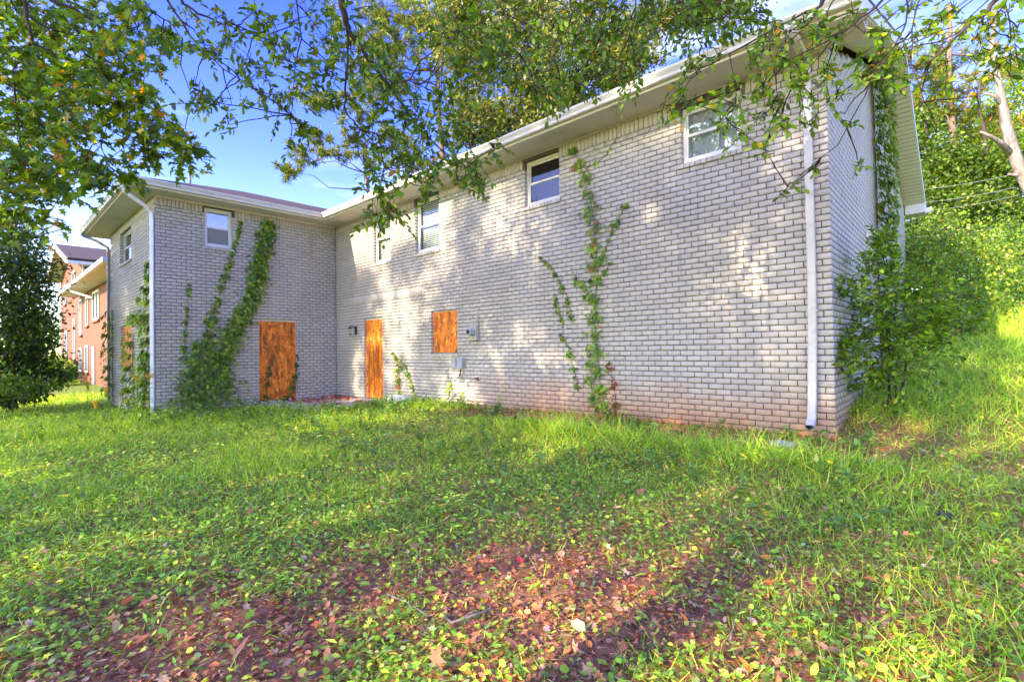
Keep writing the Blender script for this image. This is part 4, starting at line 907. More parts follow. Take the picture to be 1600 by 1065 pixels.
for i, (nm, kind) in enumerate(WOOD):
    x0 = -17.5+i*2.1; tg = []
    for (x, z) in heavy:
        if x0-1.05 <= x < x0+1.05: tg += [(x, 7.0, z, 0.62, 0), (x+gw_.normal(0, 0.2), 7.0, z+gw_.normal(0, 0.2), 0.5, 0)]
    for k in range(18):
        y = gw_.uniform(-3, 6.9); z = 0.0
        if k >= 15: y, z = (2.7 if x0 < -13 else 7.0), gw_.uniform(1, 5)
        tg.append((x0+gw_.uniform(-1.3, 1.3), y, z, gw_.uniform(0.6, 1.0), 150))
    if x0 < -12.5:
        for k in range(17): tg.append((x0+gw_.uniform(-1.2, 1.2), 2.7, gw_.uniform(0.2, 5.6), 0.7, 260))
    cl = []
    for (x, y, z, r_, n_) in tg:
        t_ = gw_.uniform(24, 29)*(1 if y > 0 else 1.0); c_ = np.array([x, y, z])+SUN*t_; cl.append((c_, (r_*1.25, r_*1.25, r_)))
    c_ = np.mean([k[0] for k in cl], 0); top = max(k[0][2] for k in cl)
    tree(nm+'_tree', kind+' unseen behind the viewpoint, crown placed to dapple wall and lawn', 'tree', gbase(c_[0], c_[1]-0.5), top-0.8, 0.22, cl, 170, 0.24, GREEN_MID, [4, 3, 3, 1], seed=430+i, group=WG)

# ------------------------------------------------------------------ background trees
def P3(x, y, d): return pw(x, y, d)
def gbase(x, y): return (x, y, float(gh(x, y)))
# evergreen hardwood behind the ridge
cl = []
for (x, y, r_) in [(740,60,1.6),(790,40,1.8),(840,75,1.9),(890,50,1.8),(800,120,1.8),(850,135,1.9),(905,110,1.8),(760,160,1.4),(810,185,1.5),(860,180,1.4),(945,85,1.5),(980,60,1.4),(780,210,1.0),(1010,30,1.4),(930,20,1.6),(860,10,1.6),(960,125,0.9),(720,110,1.4),(715,20,1.5),(770,-10,1.7),(820,0,1.6),(990,90,1.0),(1040,-5,1.4),(1080,20,1.2),(1110,-20,1.5),(1160,-25,1.5),(830,155,1.3),(900,155,1.1),(735,190,1.0)]:
    cl.append((P3(x, y, R.uniform(21, 25)), (r_, r_, r_*0.8)))
tree('evergreen_oak', 'broad evergreen oak rising behind the main roof, pale waxy leaves', 'tree', gbase(-13.4, 19.5), 13, 0.35, cl, 1700, 0.20, [(0.085, 0.105, 0.045), (0.12, 0.145, 0.055), (0.045, 0.065, 0.025), (0.2, 0.2, 0.09), (0.22, 0.14, 0.04)], [4, 4, 4, 1.5, 0.7], seed=41, spread=1.0)
b = gbase(-23.5, 19.2)
cl = [(P3(x, y, d), r_) for x, y, d, r_ in [(560,20,29,1.6),(600,10,30,1.7),(640,25,29,1.5),(690,25,31,1.6),(720,45,29,1.4),(580,60,28,1.6),(625,65,29,1.5),(690,62,30,1.5),(720,75,28,1.3),(560,100,30,1.5),(610,110,29,1.5),(640,-30,30,2),(590,150,30,1.3)]]
pine('pine_tree', 'tall pine with bare upper trunk standing behind the inner corner of the roofs', b, 23, 0.27, cl, 51, per=1000, nl=0.42)
b = gbase(-29.0, 17.5)
cl = [(P3(x, y, d), r_) for x, y, d, r_ in [(500,165,30,1.1),(480,150,30,1.0),(520,240,30,1.0),(545,215,31,1.1),(470,240,30,0.9),(455,268,30,0.7),(500,215,31,1.0),(575,180,31,1.2),(590,250,31,1.1),(610,215,31,1.1),(550,150,31,1.2),(650,260,31,1.2),(640,230,31,1.2)]]
pine('pine_tree', 'shorter pine with yellow-green tufts reaching left over the inner roof corner', b, 15, 0.2, cl, 52, per=800, nl=0.36)
# wooded rise to the right, beyond the gable
HG = 'trees on the rise beyond the gable'
def hill_tree(x, y, d, r_): return (P3(x, y, d), (r_, r_, r_*0.85))
cl = [(P3(x, y, d), r_) for x, y, d, r_ in [(1430,110,34,1.4),(1470,130,34,1.5),(1500,105,35,1.5),(1440,160,35,1.3),(1475,180,34,1.2),(1520,140,35,1.4),(1510,190,35,1.2),(1545,180,36,1.3),(1460,95,36,1.4),(1535,210,35,1.2),(1590,100,36,1.3)]]
pq = pw(1491, 330, 34)
pine('pine_tree', 'pine with reddish trunk and broken limbs right of the gable', (pq[0], pq[1], float(gh(pq[0], pq[1]))), 20, 0.3, cl, 53, HG, cols=[(0.11, 0.16, 0.03), (0.18, 0.21, 0.035), (0.06, 0.1, 0.025), (0.34, 0.17, 0.05)], wts=[4, 3, 3, 1.6], per=800, nl=0.46,
    limbs=[(pw(1492, 215, 34), pw(1475, 175, 34)), (pw(1492, 225, 34), pw(1440, 223, 33))])
for i, (x, d, lst, lb, cols_, wt_) in enumerate([
    (1450, 30, [(1430,230,30,1.5),(1455,260,30,1.6),(1480,235,30,1.5),(1440,290,29,1.5),(1470,310,29,1.5),(1425,200,31,1.2),(1500,270,30,1.4)], 'leafy hardwood close beside the gable rake on the wooded rise', [tuple(v*0.62 for v in c) for c in GREEN_MID], [3, 4, 2, 2]),
    (1540, 28, [(1520,250,28,1.4),(1550,280,28,1.5),(1535,310,28,1.4),(1575,260,28,1.4),(1510,330,27,1.3),(1555,340,27,1.3),(1595,300,28,1.4),(1580,350,27,1.3)], 'rounded hardwood in front of the pale dead trunk on the rise', [tuple(v*0.55 for v in c) for c in GREEN_MID], [3, 4, 2, 2]),
    (1592, 38, [(1580,160,38,2.0),(1600,190,38,2.2),(1570,210,38,1.8),(1610,140,38,2.2),(1600,230,37,2.0),(1620,270,37,2.4),(1585,120,39,1.6)], 'hardwood with yellowing crown at the right edge of the picture', GREEN_YEL, [4, 3, 3, 1.2, 0.5]),
    (1510, 44, [(1460,200,44,2.4),(1510,230,44,2.6),(1550,235,44,2.6),(1480,260,44,2.4),(1430,250,44,2.4),(1590,255,44,2.6),(1530,285,43,2.4),(1455,310,43,2.4),(1500,330,42,2.4),(1575,320,42,2.4),(1420,180,45,2)], 'dark hardwood filling the back of the wooded rise', [tuple(v*0.6 for v in c) for c in GREEN_DK], [3, 3, 2])]):
    q = pw(x, 400, d); tree('hardwood_tree', lb, 'tree', gbase(q[0], q[1]), 11+i, 0.2, [hill_tree(*c) for c in lst], 1000 if i != 3 else 1500, 0.25 if i != 3 else 0.42, cols_, wt_, seed=60+i, group=HG, spread=1.1)
cl = [(pw(x, y, d), (r_, r_, r_*0.8)) for x, y, d, r_ in [(1415,350,27,1.1),(1440,380,26,1.1),(1470,365,27,1.2),(1430,420,25,1.0),(1465,425,25,1.1),(1500,385,26,1.2),(1540,395,26,1.2),(1580,400,27,1.3),(1520,430,25,1.0),(1610,390,27,1.5),(1400,400,26,1.0),(1570,430,25,1.0)]]
q = pw(1480, 430, 26); tree('hardwood_tree', 'low spreading hardwood closing the gap behind the thicket', 'tree', gbase(q[0], q[1]), 4.5, 0.14, cl, 1100, 0.24, [tuple(v*0.6 for v in c) for c in GREEN_DK], [3, 3, 2], seed=66, group=HG, spread=1.1)
# pale dead trunk
t0 = pw(1600, 300, 20); gb = gbase(*pw(1640, 460, 20)[:2]); root = empty('dead_tree', gb); tag(root, 'pale dead tree trunk leaning across the right edge with a broken limb', 'tree')
m_ = MB(); m_.tube([np.array(gb)-np.array([0, 0, 0.3]), pw(1625, 330, 20), pw(1592, 262, 20), pw(1580, 225, 20), pw(1572, 195, 20), pw(1566, 160, 20), pw(1558, 120, 20), pw(1550, 70, 20), pw(1556, 20, 20), pw(1562, -40, 20)], [0.24, 0.20, 0.2, 0.19, 0.17, 0.14, 0.10, 0.08, 0.06, 0.04], 10); m_.build('trunk', MT['snag'], root, True)
m_ = MB(); m_.tube([pw(1578, 238, 20), pw(1562, 222, 19.8), pw(1545, 212, 19.7), pw(1532, 206, 19.6)], [0.13, 0.1, 0.07, 0.04], 7); m_.build('limb', MT['snag'], root, True)
m_ = MB(); m_.tube([pw(1566, 165, 20), pw(1555, 150, 20), pw(1535, 145, 20)], [0.1, 0.07, 0.03], 7); m_.build('limb', MT['snag'], root, True)
m_ = MB(); m_.tube([pw(1600, 275, 20), pw(1575, 272, 20)], [0.09, 0.04], 7); m_.build('limb', MT['snag'], root, True)
# bright thicket beside the house end
THK = [(0.095, 0.18, 0.03), (0.16, 0.235, 0.035), (0.06, 0.105, 0.02), (0.24, 0.27, 0.045), (0.26, 0.14, 0.04)]
for i, (lst, lb, cols_, n_) in enumerate([
    ([(1440,370,14.5,0.5),(1470,350,15,0.5),(1450,420,13.5,0.55),(1430,450,13,0.45),(1475,390,14,0.55),(1425,400,14,0.35),(1440,490,12.5,0.45),(1430,530,12,0.35)], 'tall bright thicket shrub touching the rear corner of the gable wall', THK, 750),
    ([(1510,400,14.5,0.6),(1540,385,15,0.6),(1500,440,13.5,0.6),(1530,430,14,0.6),(1555,420,15,0.6),(1480,470,12.5,0.5),(1510,480,12.5,0.5),(1545,465,13.5,0.5),(1470,515,11.5,0.4),(1500,520,11.5,0.32)], 'yellow-green thicket shrub in the middle of the slope', THK, 700),
    ([(1580,370,17,0.8),(1600,400,16.5,0.9),(1570,440,15.5,0.7),(1595,450,16,0.7),(1620,380,17,1.0)], 'dark thicket shrub at the right edge above the grassy slope', GREEN_MID, 1200)]):
    c0 = np.mean([pw(a, b_, d) for a, b_, d, _ in lst], 0); root = tree('thicket_shrub', lb, 'shrub', gbase(c0[0], c0[1]), 1.3, 0.05, [(pw(a, b_, d), (r_, r_, r_*0.8)) for a, b_, d, r_ in lst], n_, 0.105, cols_, [4, 3, 3.5, 1.2, 0.2][:len(cols_)], seed=70+i, group='thicket on the slope', spread=1.9)
# shrub at the near corner of the gable wall
def corner_shrub():
    g = np.random.default_rng(81); bx, by = -0.73, 8.35; bz = float(gh(bx, by)); root = empty('corner_shrub', (bx, by, bz))
    tag(root, 'glossy multi-stemmed shrub growing at the near corner of the gable wall', 'shrub')
    for i, (px, py) in enumerate(((1385, 500), (1400, 470), (1415, 520))):
        m_ = MB(); a = np.array([bx+(i-1)*0.07, by+0.03*i, bz-0.05]); b_ = pw(px, py, 6.5+0.1*i); m_.tube(wander(a, b_, 7, 0.02, g), np.linspace(0.022, 0.009, 7), 6, False); m_.build('stem', MT['bark'], root, True)
    L = Leaves(); br = MB()
    for (x, y, r_, n_) in [(1375,385,16,8),(1372,410,22,10),(1350,425,22,9),(1395,420,24,10),(1335,445,22,9),(1370,450,30,14),(1410,450,28,13),(1435,470,26,11),(1330,475,24,10),(1360,490,32,16),(1400,490,34,18),(1440,505,28,12),(1320,505,18,7),(1350,525,28,14),(1390,530,34,18),(1430,535,30,14),(1460,505,16,5),(1458,540,14,4),(1320,540,16,6),(1345,560,24,10),(1380,570,30,14),(1420,570,26,11),(1345,595,16,5),(1385,600,22,8),(1310,530,8,3)]:
        n_ = int(n_*2.4); c = pw(x, y, 6.5+g.normal(0, 0.38)); rr = r_/FPX*6.5; org = c+g.normal(0, 0.5, (n_, 3))*rr; q = np.array([bx, by, min(c[2]-0.15, bz+1.7)]) if c[2] > bz+0.7 else np.array([bx, by, c[2]])
        br.tube(wander(q, c, 4, 0.03, g), [0.009, 0.007, 0.005, 0.003], 4, False)
        sprigs(L, br, org, unit(org-q)+g.normal(0, 0.5, (n_, 3)), 0.2*g.uniform(0.6, 1.2, n_), 0.078, [(0.09, 0.18, 0.025), (0.14, 0.245, 0.03), (0.055, 0.115, 0.02), (0.25, 0.33, 0.04)], [5, 4, 4, 1.5], 8, OVAL, g, 0.3)
    br.build('branches', MT['bark'], root, True); L.build('foliage', MT['leaf'], root, 'stuff')
corner_shrub()
# dark tree by the far corner on the left
cl = [(pw(x, y, d), (r_, r_, r_*0.8)) for x, y, d, r_ in [(10,375,14,0.9),(14,400,14,0.75),(15,430,13.5,0.9),(30,430,14,0.65),(46,470,14.2,0.55),(30,470,13.6,0.9),(5,490,13,0.9),(45,512,13.8,0.55),(30,530,13.4,0.9),(55,548,14,0.45),(0,560,13,0.8),(55,570,13.6,0.7),(-30,450,13,1.2),(-40,540,13,1.2),(60,500,14.4,0.35),(-20,390,13.5,1.2),(25,350,14,0.6),(5,592,13,0.6),(38,600,13.2,0.5),(-35,590,13,0.8),(65,592,13.6,0.4),(20,615,12.8,0.4)]]
tree('holly_tree', 'dark bushy holly standing left of the wing in front of the neighbour', 'tree', gbase(*pw(15, 600, 13.6)[:2]), 4.5, 0.13, cl, 900, 0.12, [(0.035, 0.07, 0.018), (0.06, 0.11, 0.022), (0.022, 0.042, 0.014), (0.12, 0.18, 0.025), (0.28, 0.16, 0.05)], [4, 3, 4, 1.4, 0.25], seed=91)
# low sprawling shrub below it and tree line far left
cl = [(pw(x, y, d), (r_, r_, r_*0.5)) for x, y, d, r_ in [(20,600,12,0.6),(60,605,12.5,0.5),(-30,600,12,0.8),(95,585,14,0.35)]]
tree('low_shrub', 'low dark shrub spreading over the lawn under the holly', 'shrub', gbase(*pw(20, 610, 12.2)[:2]), 0.5, 0.03, cl, 500, 0.09, GREEN_DK, [3, 3, 2], seed=92)
cl = [(pw(x, y, d), (r_, r_, r_*0.8)) for x, y, d, r_ in [(0,520,55,3),(40,525,56,3),(80,530,58,2.6),(-50,515,54,4),(20,490,57,3),(-90,490,54,5)]]
tree('far_tree', 'distant hazy tree beyond the lawn at the left edge', 'tree', gbase(*pw(10, 560, 56)[:2]), 6, 0.3, cl, 500, 0.4, GREEN_MID, [4, 3, 3, 1], seed=93)

# ------------------------------------------------------------------ climbing vines
def vine(name, label, wall, paths, leaf, cols, wts, seed, tpl=IVY, dens=1.0, stem_r=0.006, thick=0.05, parent=None, dead=0.0):
    """paths: list of (points[(u,z,halfwidth)], leaves per metre)"""
    g = np.random.default_rng(seed); u0, z0, _ = paths[0][0][0]; root = empty(name, wall.P(u0, z0, 0)); tag(root, label, 'vine')
    st = MB(); L = Leaves(); nn = wall.nn; du = wall.du; up = np.array([0, 0, 1.0])
    for pts, lpm in paths:
        P_ = np.array(pts, float); seg = np.linalg.norm(np.diff(P_[:, :2], axis=0), axis=1); tot = seg.sum(); cum = np.concatenate([[0], np.cumsum(seg)])
        m = max(6, int(tot/0.12)); s_ = np.linspace(0, tot, m); uu = np.interp(s_, cum, P_[:, 0])+g.normal(0, 0.012, m); zz = np.interp(s_, cum, P_[:, 1])
        st.tube([wall.P(a, b, 0.012) for a, b in zip(uu, zz)], np.linspace(stem_r, stem_r*0.4, m), 5, False)
        hw = P_[:, 2].max()
        if hw > 0.08:
            for k in range(int(tot*3)):
                s0 = g.uniform(0, tot); a = np.interp(s0, cum, P_[:, 0]); b = np.interp(s0, cum, P_[:, 1]); h = np.interp(s0, cum, P_[:, 2])
                st.tube([wall.P(a, b, 0.01), wall.P(a+g.normal(0, h*0.6), b+g.uniform(0.05, 0.2), 0.012), wall.P(a+g.normal(0, h), b+g.uniform(0.1, 0.35), 0.012)], [0.003, 0.002, 0.001], 4, False)
        n = int(tot*lpm*dens); s0 = g.uniform(0, tot, n); h = np.interp(s0, cum, P_[:, 2])
        # leaves gather in bunches
        s0 = s0+0.06*np.sin(s0*21+g.uniform(0, 6)); a = np.interp(s0, cum, P_[:, 0])+g.normal(0, 0.5, n)*h; b = np.interp(s0, cum, P_[:, 1])+g.normal(0, 0.5, n)*h*0.5
        d = g.uniform(0.015, thick, n)*np.clip(h/0.1, 0.5, 1.6)
        pos = wall.o+a[:, None]*du+b[:, None]*up+d[:, None]*nn
        f = unit(-up*0.9+du*g.normal(0, 0.75, (n, 1))+nn*g.uniform(0.0, 0.7, (n, 1))); nr = unit(nn*1.0+up*0.7+g.normal(0, 0.4, (n, 3)))
        L.add(*place(tpl, pos, f, nr, leaf*g.uniform(0.55, 1.25, n), pal(n, cols, wts, g)))
    st.build('stem', MT['vinestem'], root, True); L.build('foliage', MT['leaf'], root, 'stuff'); return root
VG = [(0.11, 0.20, 0.035), (0.17, 0.27, 0.045), (0.065, 0.125, 0.03), (0.27, 0.32, 0.05), (0.26, 0.085, 0.04)]
vine('climbing_vine', 'tall leafy creeper climbing the middle of the main wall to the soffit, reddening low down', fw,
    [([(-4.40, 0.35, 0.10), (-4.50, 0.9, 0.14), (-4.56, 1.6, 0.15), (-4.56, 2.3, 0.16), (-4.53, 2.9, 0.12), (-4.54, 3.4, 0.15), (-4.62, 3.9, 0.17), (-4.72, 4.4, 0.16), (-4.88, 4.75, 0.12), (-5.0, 4.98, 0.08)], 85),
     ([(-4.55, 2.2, 0.05), (-4.8, 2.45, 0.10), (-5.0, 2.75, 0.05)], 60), ([(-4.5, 2.75, 0.04), (-4.3, 3.2, 0.03), (-4.15, 3.45, 0.07), (-3.93, 3.75, 0.04)], 45), ([(-4.5, 2.6, 0.06), (-4.2, 2.85, 0.09)], 40),
     ([(-4.7, 4.5, 0.03), (-4.3, 4.6, 0.03), (-4.0, 4.98, 0.02)], 8), ([(-4.6, 0.4, 0.06), (-4.68, 0.9, 0.10), (-4.72, 1.5, 0.06)], 55)],
    0.085, VG, [5, 4, 3, 1, 0.35], 101)
vine('climbing_vine', 'thin creeper strand leaning left beside the tall creeper on the main wall', fw,
    [([(-4.95, 0.7, 0.05), (-5.02, 1.1, 0.06), (-5.15, 1.5, 0.06), (-5.32, 1.75, 0.04)], 75), ([(-5.05, 1.95, 0.05), (-5.15, 2.35, 0.07), (-5.3, 2.65, 0.06), (-5.5, 2.95, 0.03), (-5.75, 3.15, 0.01)], 70), ([(-5.22, 1.85, 0.04), (-5.36, 2.15, 0.05), (-5.42, 2.45, 0.02)], 75)],
    0.065, VG, [4, 3, 4, 0.6, 0.1], 102)
vine('red_creeper', 'small reddening creeper at the foot of the tall creeper', fw, [([(-4.22, 0.36, 0.06), (-4.2, 0.6, 0.10), (-4.26, 0.95, 0.08), (-4.3, 1.25, 0.04)], 45)], 0.08, [(0.30, 0.06, 0.035), (0.20, 0.07, 0.03), (0.12, 0.11, 0.03), (0.07, 0.11, 0.02)], [2, 3, 3, 2], 103)
vine('climbing_vine', 'wilting creeper patch right of the narrow boarded door', fw, [([(-9.6, 0.35, 0.03), (-9.85, 0.85, 0.07), (-10.15, 1.2, 0.12), (-10.55, 1.42, 0.04)], 60), ([(-10.25, 0.45, 0.06), (-10.3, 0.85, 0.16), (-10.22, 1.15, 0.12)], 90)], 0.085, VG, [3, 4, 2, 2, 0.6], 104)
vine('climbing_vine', 'sparse sprigs on the brick below the switch box', fw, [([(-8.45, 0.3, 0.06), (-8.35, 0.6, 0.10), (-8.3, 0.9, 0.06)], 32), ([(-7.95, 0.3, 0.08), (-7.9, 0.55, 0.1)], 40), ([(-6.9, 0.3, 0.06), (-6.85, 0.5, 0.05)], 30)], 0.08, VG, [4, 4, 2, 1, 0.1], 105)
vine('ivy', 'broad ivy sweeping up the wing wall to its soffit', ww,
    [([(3.75, 0.15, 0.75), (3.80, 0.6, 0.58), (3.95, 1.2, 0.38), (4.15, 1.7, 0.25), (4.4, 2.2, 0.24), (4.65, 2.7, 0.23), (4.85, 3.3, 0.24), (4.98, 3.9, 0.24), (5.05, 4.4, 0.22), (5.15, 4.85, 0.18)], 430),
     ([(3.25, 0.2, 0.35), (3.35, 0.8, 0.28), (3.45, 1.3, 0.22), (3.5, 1.8, 0.14)], 230), ([(3.7, 1.3, 0.22), (3.8, 1.9, 0.15), (3.85, 2.4, 0.10)], 110)], 0.10, [(0.10, 0.18, 0.04), (0.155, 0.245, 0.05), (0.065, 0.12, 0.035), (0.24, 0.31, 0.055)], [4, 4, 3, 1.2], 106, thick=0.09)
vine('ivy', 'narrow ivy strand on the wing wall below the small window', ww, [([(3.6, 1.6, 0.10), (3.75, 2.2, 0.10), (3.95, 2.75, 0.10), (4.08, 3.2, 0.09), (4.2, 3.6, 0.07), (4.3, 4.0, 0.05), (4.42, 4.4, 0.04), (4.5, 4.8, 0.02)], 85)], 0.085, VG, [4, 3, 4, 1, 0.1], 107)
vine('ivy', 'single ivy strand nearest the corner of the wing wall', ww, [([(3.22, 1.4, 0.05), (3.27, 1.9, 0.04), (3.3, 2.4, 0.02), (3.33, 2.75, 0.06), (3.38, 3.1, 0.05)], 50)], 0.08, VG, [3, 3, 4, 0.5, 0.3], 108)
vine('ivy', 'dark ivy growing over the wide boarded door', ww, [([(5.05, 0.1, 0.05), (5.08, 0.5, 0.07), (5.14, 0.9, 0.06), (5.16, 1.1, 0.03)], 90), ([(5.55, 0.15, 0.12), (5.75, 0.5, 0.08), (5.85, 0.9, 0.05), (5.89, 1.4, 0.03)], 90)], 0.07, [(0.03, 0.09, 0.03), (0.05, 0.13, 0.035), (0.02, 0.06, 0.02)], [3, 3, 2], 109, thick=0.03)
vine('ivy', 'ivy curtain over the dim outer wall of the wing beside the downspout', ws, [([(-13.55, 0.1, 0.16), (-13.6, 1.0, 0.2), (-13.62, 1.8, 0.16), (-13.7, 2.5, 0.2), (-13.75, 3.2, 0.08), (-13.8, 3.6, 0.06)], 170), ([(-14.5, 0.1, 0.3), (-14.4, 0.8, 0.22), (-14.3, 1.5, 0.16)], 120), ([(-14.0, 2.2, 0.2), (-14.6, 2.4, 0.35), (-15.3, 2.35, 0.25)], 110), ([(-15.7, 0.2, 0.2), (-15.75, 1.2, 0.18), (-15.72, 2.0, 0.12)], 130), ([(-18.5, 0.1, 0.25), (-18.5, 1.2, 0.25), (-18.5, 2.2, 0.25), (-18.55, 2.8, 0.12)], 110)], 0.13, VG, [4, 4, 3, 1, 0.15], 110, thick=0.16)
vine('climbing_vine', 'thick column of creeper climbing the middle of the gable wall', gw, [([(11.5, 1.2, 0.10), (11.4, 2.4, 0.16), (11.4, 3.0, 0.26), (11.45, 4.0, 0.27), (11.4, 5.0, 0.30), (11.35, 5.8, 0.36), (11.3, 6.4, 0.45), (11.3, 6.7, 0.4)], 520), ([(10.8, 6.3, 0.4), (11.6, 6.5, 0.4)], 200)], 0.10, [(0.11, 0.19, 0.035), (0.17, 0.26, 0.04), (0.07, 0.125, 0.03), (0.3, 0.15, 0.04)], [4, 3, 4, 0.4], 111, stem_r=0.012, thick=0.2)

# ------------------------------------------------------------------ neighbour's house on the left
nb = empty('neighbour_house', (-40, 8, 0)); tag(nb, 'orange brick neighbouring house with white siding and brown roof on the left', 'house')
NX0, NX1, NY = -47.2, -36.4, 4.0
m_ = MB(); zE, zP, xP = 6.75, 8.25, 0.5*(NX0+NX1)
m_.poly([(NX0, NY, -0.5), (NX1, NY, -0.5), (NX1, NY, zE), (xP, NY, zP), (NX0, NY, zE)]); m_.poly([(NX1, NY, -0.5), (NX1, NY+12, -0.5), (NX1, NY+12, 4.7), (NX1, NY, 4.7)]); m_.build('wall', MT['farbrick'], nb)
for k in range(9):
    z = 4.7+k*0.23; m_ = MB(); m_.box((NX1, NY+0.06, z), (NX1+0.03, NY+12, z+0.22)); m_.build('siding_board', MT['siding'], nb)
m_ = MB(); m_.box((NX1-0.1, NY-0.015, 4.6), (NX1+0.05, NY+0.055, zE)); m_.build('corner_board', MT['siding'], nb)
sl_ = (zP-zE)/(NX1-xP)
m_ = roofslab([(NX1+0.6, NY-0.7, zE-0.6*sl_+0.25), (NX1+0.6, NY+12, zE-0.6*sl_+0.25), (xP, NY+12, zP+0.25), (xP, NY-0.7, zP+0.25)], 0.08); rf = m_.build('roof', MT['shingle'], nb)
m_ = roofslab([(xP, NY-0.7, zP+0.25), (xP, NY+12, zP+0.25), (NX0-0.6, NY+12, zE-0.6*sl_+0.25), (NX0-0.6, NY-0.7, zE-0.6*sl_+0.25)], 0.08); m_.build('roof', MT['shingle'], nb)
m_ = MB(); m_.box((NX1, NY, zE-0.25), (NX1+0.58, NY+12, zE-0.23)); m_.build('soffit', MT['soffit'], nb)
m_ = MB(); m_.box((NX1+0.6, NY-0.7, zE-0.25), (NX1+0.72, NY+12, zE-0.08)); m_.build('gutter', MT['white'], nb)
for sx in (-1, 1):
    xx = NX1+0.6 if sx > 0 else NX0-0.6; m_ = MB(); m_.prism([(0, 0, 0.17), (0, -0.05, 0.17), (0, -0.05, -0.1), (0, 0, -0.1)], (xP, NY-0.70, zP), (xx, NY-0.70, zE-0.6*sl_)); m_.build('rake_board', MT['trim'], nb)
    m_ = MB(); m_.poly([(xP, NY-0.7, zP+0.1), (xP, NY, zP+0.1), (xx, NY, zE-0.6*sl_+0.1), (xx, NY-0.7, zE-0.6*sl_+0.1)]); m_.build('rake_soffit', MT['soffit'], nb)
# lower block on the right
LZ = 4.75; LX1 = -22.0; LY = NY-0.15
m_ = MB(); m_.poly([(NX1+0.04, LY, -0.5), (LX1, LY, -0.5), (LX1, LY, LZ), (NX1+0.04, LY, LZ)]); m_.poly([(NX1+0.04, LY, -0.5), (NX1+0.04, LY, LZ), (NX1+0.04, NY+1, LZ), (NX1+0.04, NY+1, -0.5)]); m_.build('wall', MT['farbrick'], nb)
m_ = roofslab([(NX1-0.5, LY-0.8, LZ+0.12), (LX1, LY-0.8, LZ+0.12), (LX1, LY+3.2, LZ+0.85), (NX1+0.05, LY+3.2, LZ+0.85)], 0.06); m_.build('lower_roof', MT['shingle'], nb)
m_ = MB(); m_.box((NX1-0.5, LY-0.8, LZ), (LX1, LY-0.02, LZ+0.02)); m_.build('soffit', MT['soffit'], nb)
m_ = MB(); m_.box((NX1-0.5, LY-0.92, LZ-0.02), (LX1, LY-0.8, LZ+0.14)); m_.build('gutter', MT['white'], nb)
m_ = MB(); m_.tube([(-31.8, LY-0.86, LZ), (-31.8, LY-0.8, LZ-0.15), (-31.0, LY-0.1, LZ-0.5)], 0.05, 6); m_.build('downspout', MT['white'], nb)
def nwin(x0, x1, z0, z1, y, fm='white', axis='y', mull=0):
    m_ = MB(); t_ = 0.09
    if axis == 'y':
        for bx_ in (((x0, z0), (x0+t_, z1)), ((x1-t_, z0), (x1, z1)), ((x0+t_, z0), (x1-t_, z0+t_)), ((x0+t_, z1-t_), (x1-t_, z1))): m_.box((bx_[0][0], y-0.06, bx_[0][1]), (bx_[1][0], y+0.05, bx_[1][1]))
        if mull: m_.box(((x0+x1)/2-0.06, y-0.06, z0+t_), ((x0+x1)/2+0.06, y+0.05, z1-t_))
        f = m_.build('window', MT[fm], nb); p_ = MB(); p_.box((x0+t_, y-0.02, z0+t_), (x1-t_, y-0.005, z1-t_)); p_.build('pane', MT['paneD'], f)
        p_ = MB(); p_.box((x0-0.08, y-0.1, z0-0.1), (x1+0.08, y-0.003, z0)); p_.build('sill', MT['farbrick'], f)
nwin(-44.9, -43.8, 4.9, 6.2, NY); nwin(-40.6, -39.2, 5.1, 6.6, NY, 'trim'); nwin(-44.6, -43.2, 1.5, 3.1, NY, 'siding'); nwin(-40.1, -39.3, 1.3, 3.7, NY)
nwin(-36.0, -35.2, 2.6, 4.55, LY); nwin(-33.7, -32.9, 3.0, 4.5, LY); nwin(-31.4, -29.6, 3.15, 4.55, LY, 'white', 'y', 1)
nwin(-36.1, -35.2, 0.6, 1.9, LY, 'siding'); nwin(-33.9, -33.0, 0.6, 2.0, LY, 'siding')
m_ = MB(); m_.box((-31.6, LY-0.06, -0.4), (-30.9, LY-0.003, 1.9)); m_.build('door', MT['white'], nb)
dk = empty('timber_stair', (-40, 2.5, 0)); tag(dk, 'dark red timber stair landing against the neighbouring house', 'stair')
m_ = MB(); m_.box((-44.5, NY-1.5, 1.0), (-38.2, NY-0.01, 1.15)); m_.build('landing', MT['timber'], dk)
for k in range(5):
    m_ = MB(); m_.box((-44.5, NY-1.5, 0.1+k*0.22-0.05), (-38.2, NY-1.46, 0.1+k*0.22+0.12)); m_.build('board', MT['timber'], dk)
for x in (-44.4, -41.3, -38.3):
    m_ = MB(); m_.box((x-0.06, NY-1.56, -0.4), (x+0.06, NY-1.5, 1.9)); m_.build('post', MT['timber'], dk)
m_ = MB(); m_.box((-44.5, NY-1.52, 1.82), (-38.2, NY-1.44, 1.92)); m_.build('rail', MT['timber'], dk)
for k, (x, y, h_, lb) in enumerate(((-39.5, 1.6, 1.5, 'shrub in front of the timber stair of the brick neighbour'), (-35.0, 2.4, 1.3, 'shrub under the lower windows of the brick neighbour'), (-31.5, 2.6, 1.0, 'shrub beside the white door of the brick neighbour'), (-43.5, 1.2, 1.8, 'tallest shrub at the left end of the brick neighbour'))):
    g_ = np.random.default_rng(500+k); tree('foundation_shrub', lb, 'shrub', gbase(x, y), h_*0.6, 0.05, [((x+g_.normal(0, 0.9), y+g_.normal(0, 0.3), h_*f_), (0.9, 0.7, 0.5)) for f_ in (0.3, 0.45, 0.6, 0.8, 0.95)], 260, 0.16, GREEN_MID, [4, 3, 3, 1], seed=510+k, group='shrubs along the brick neighbour')
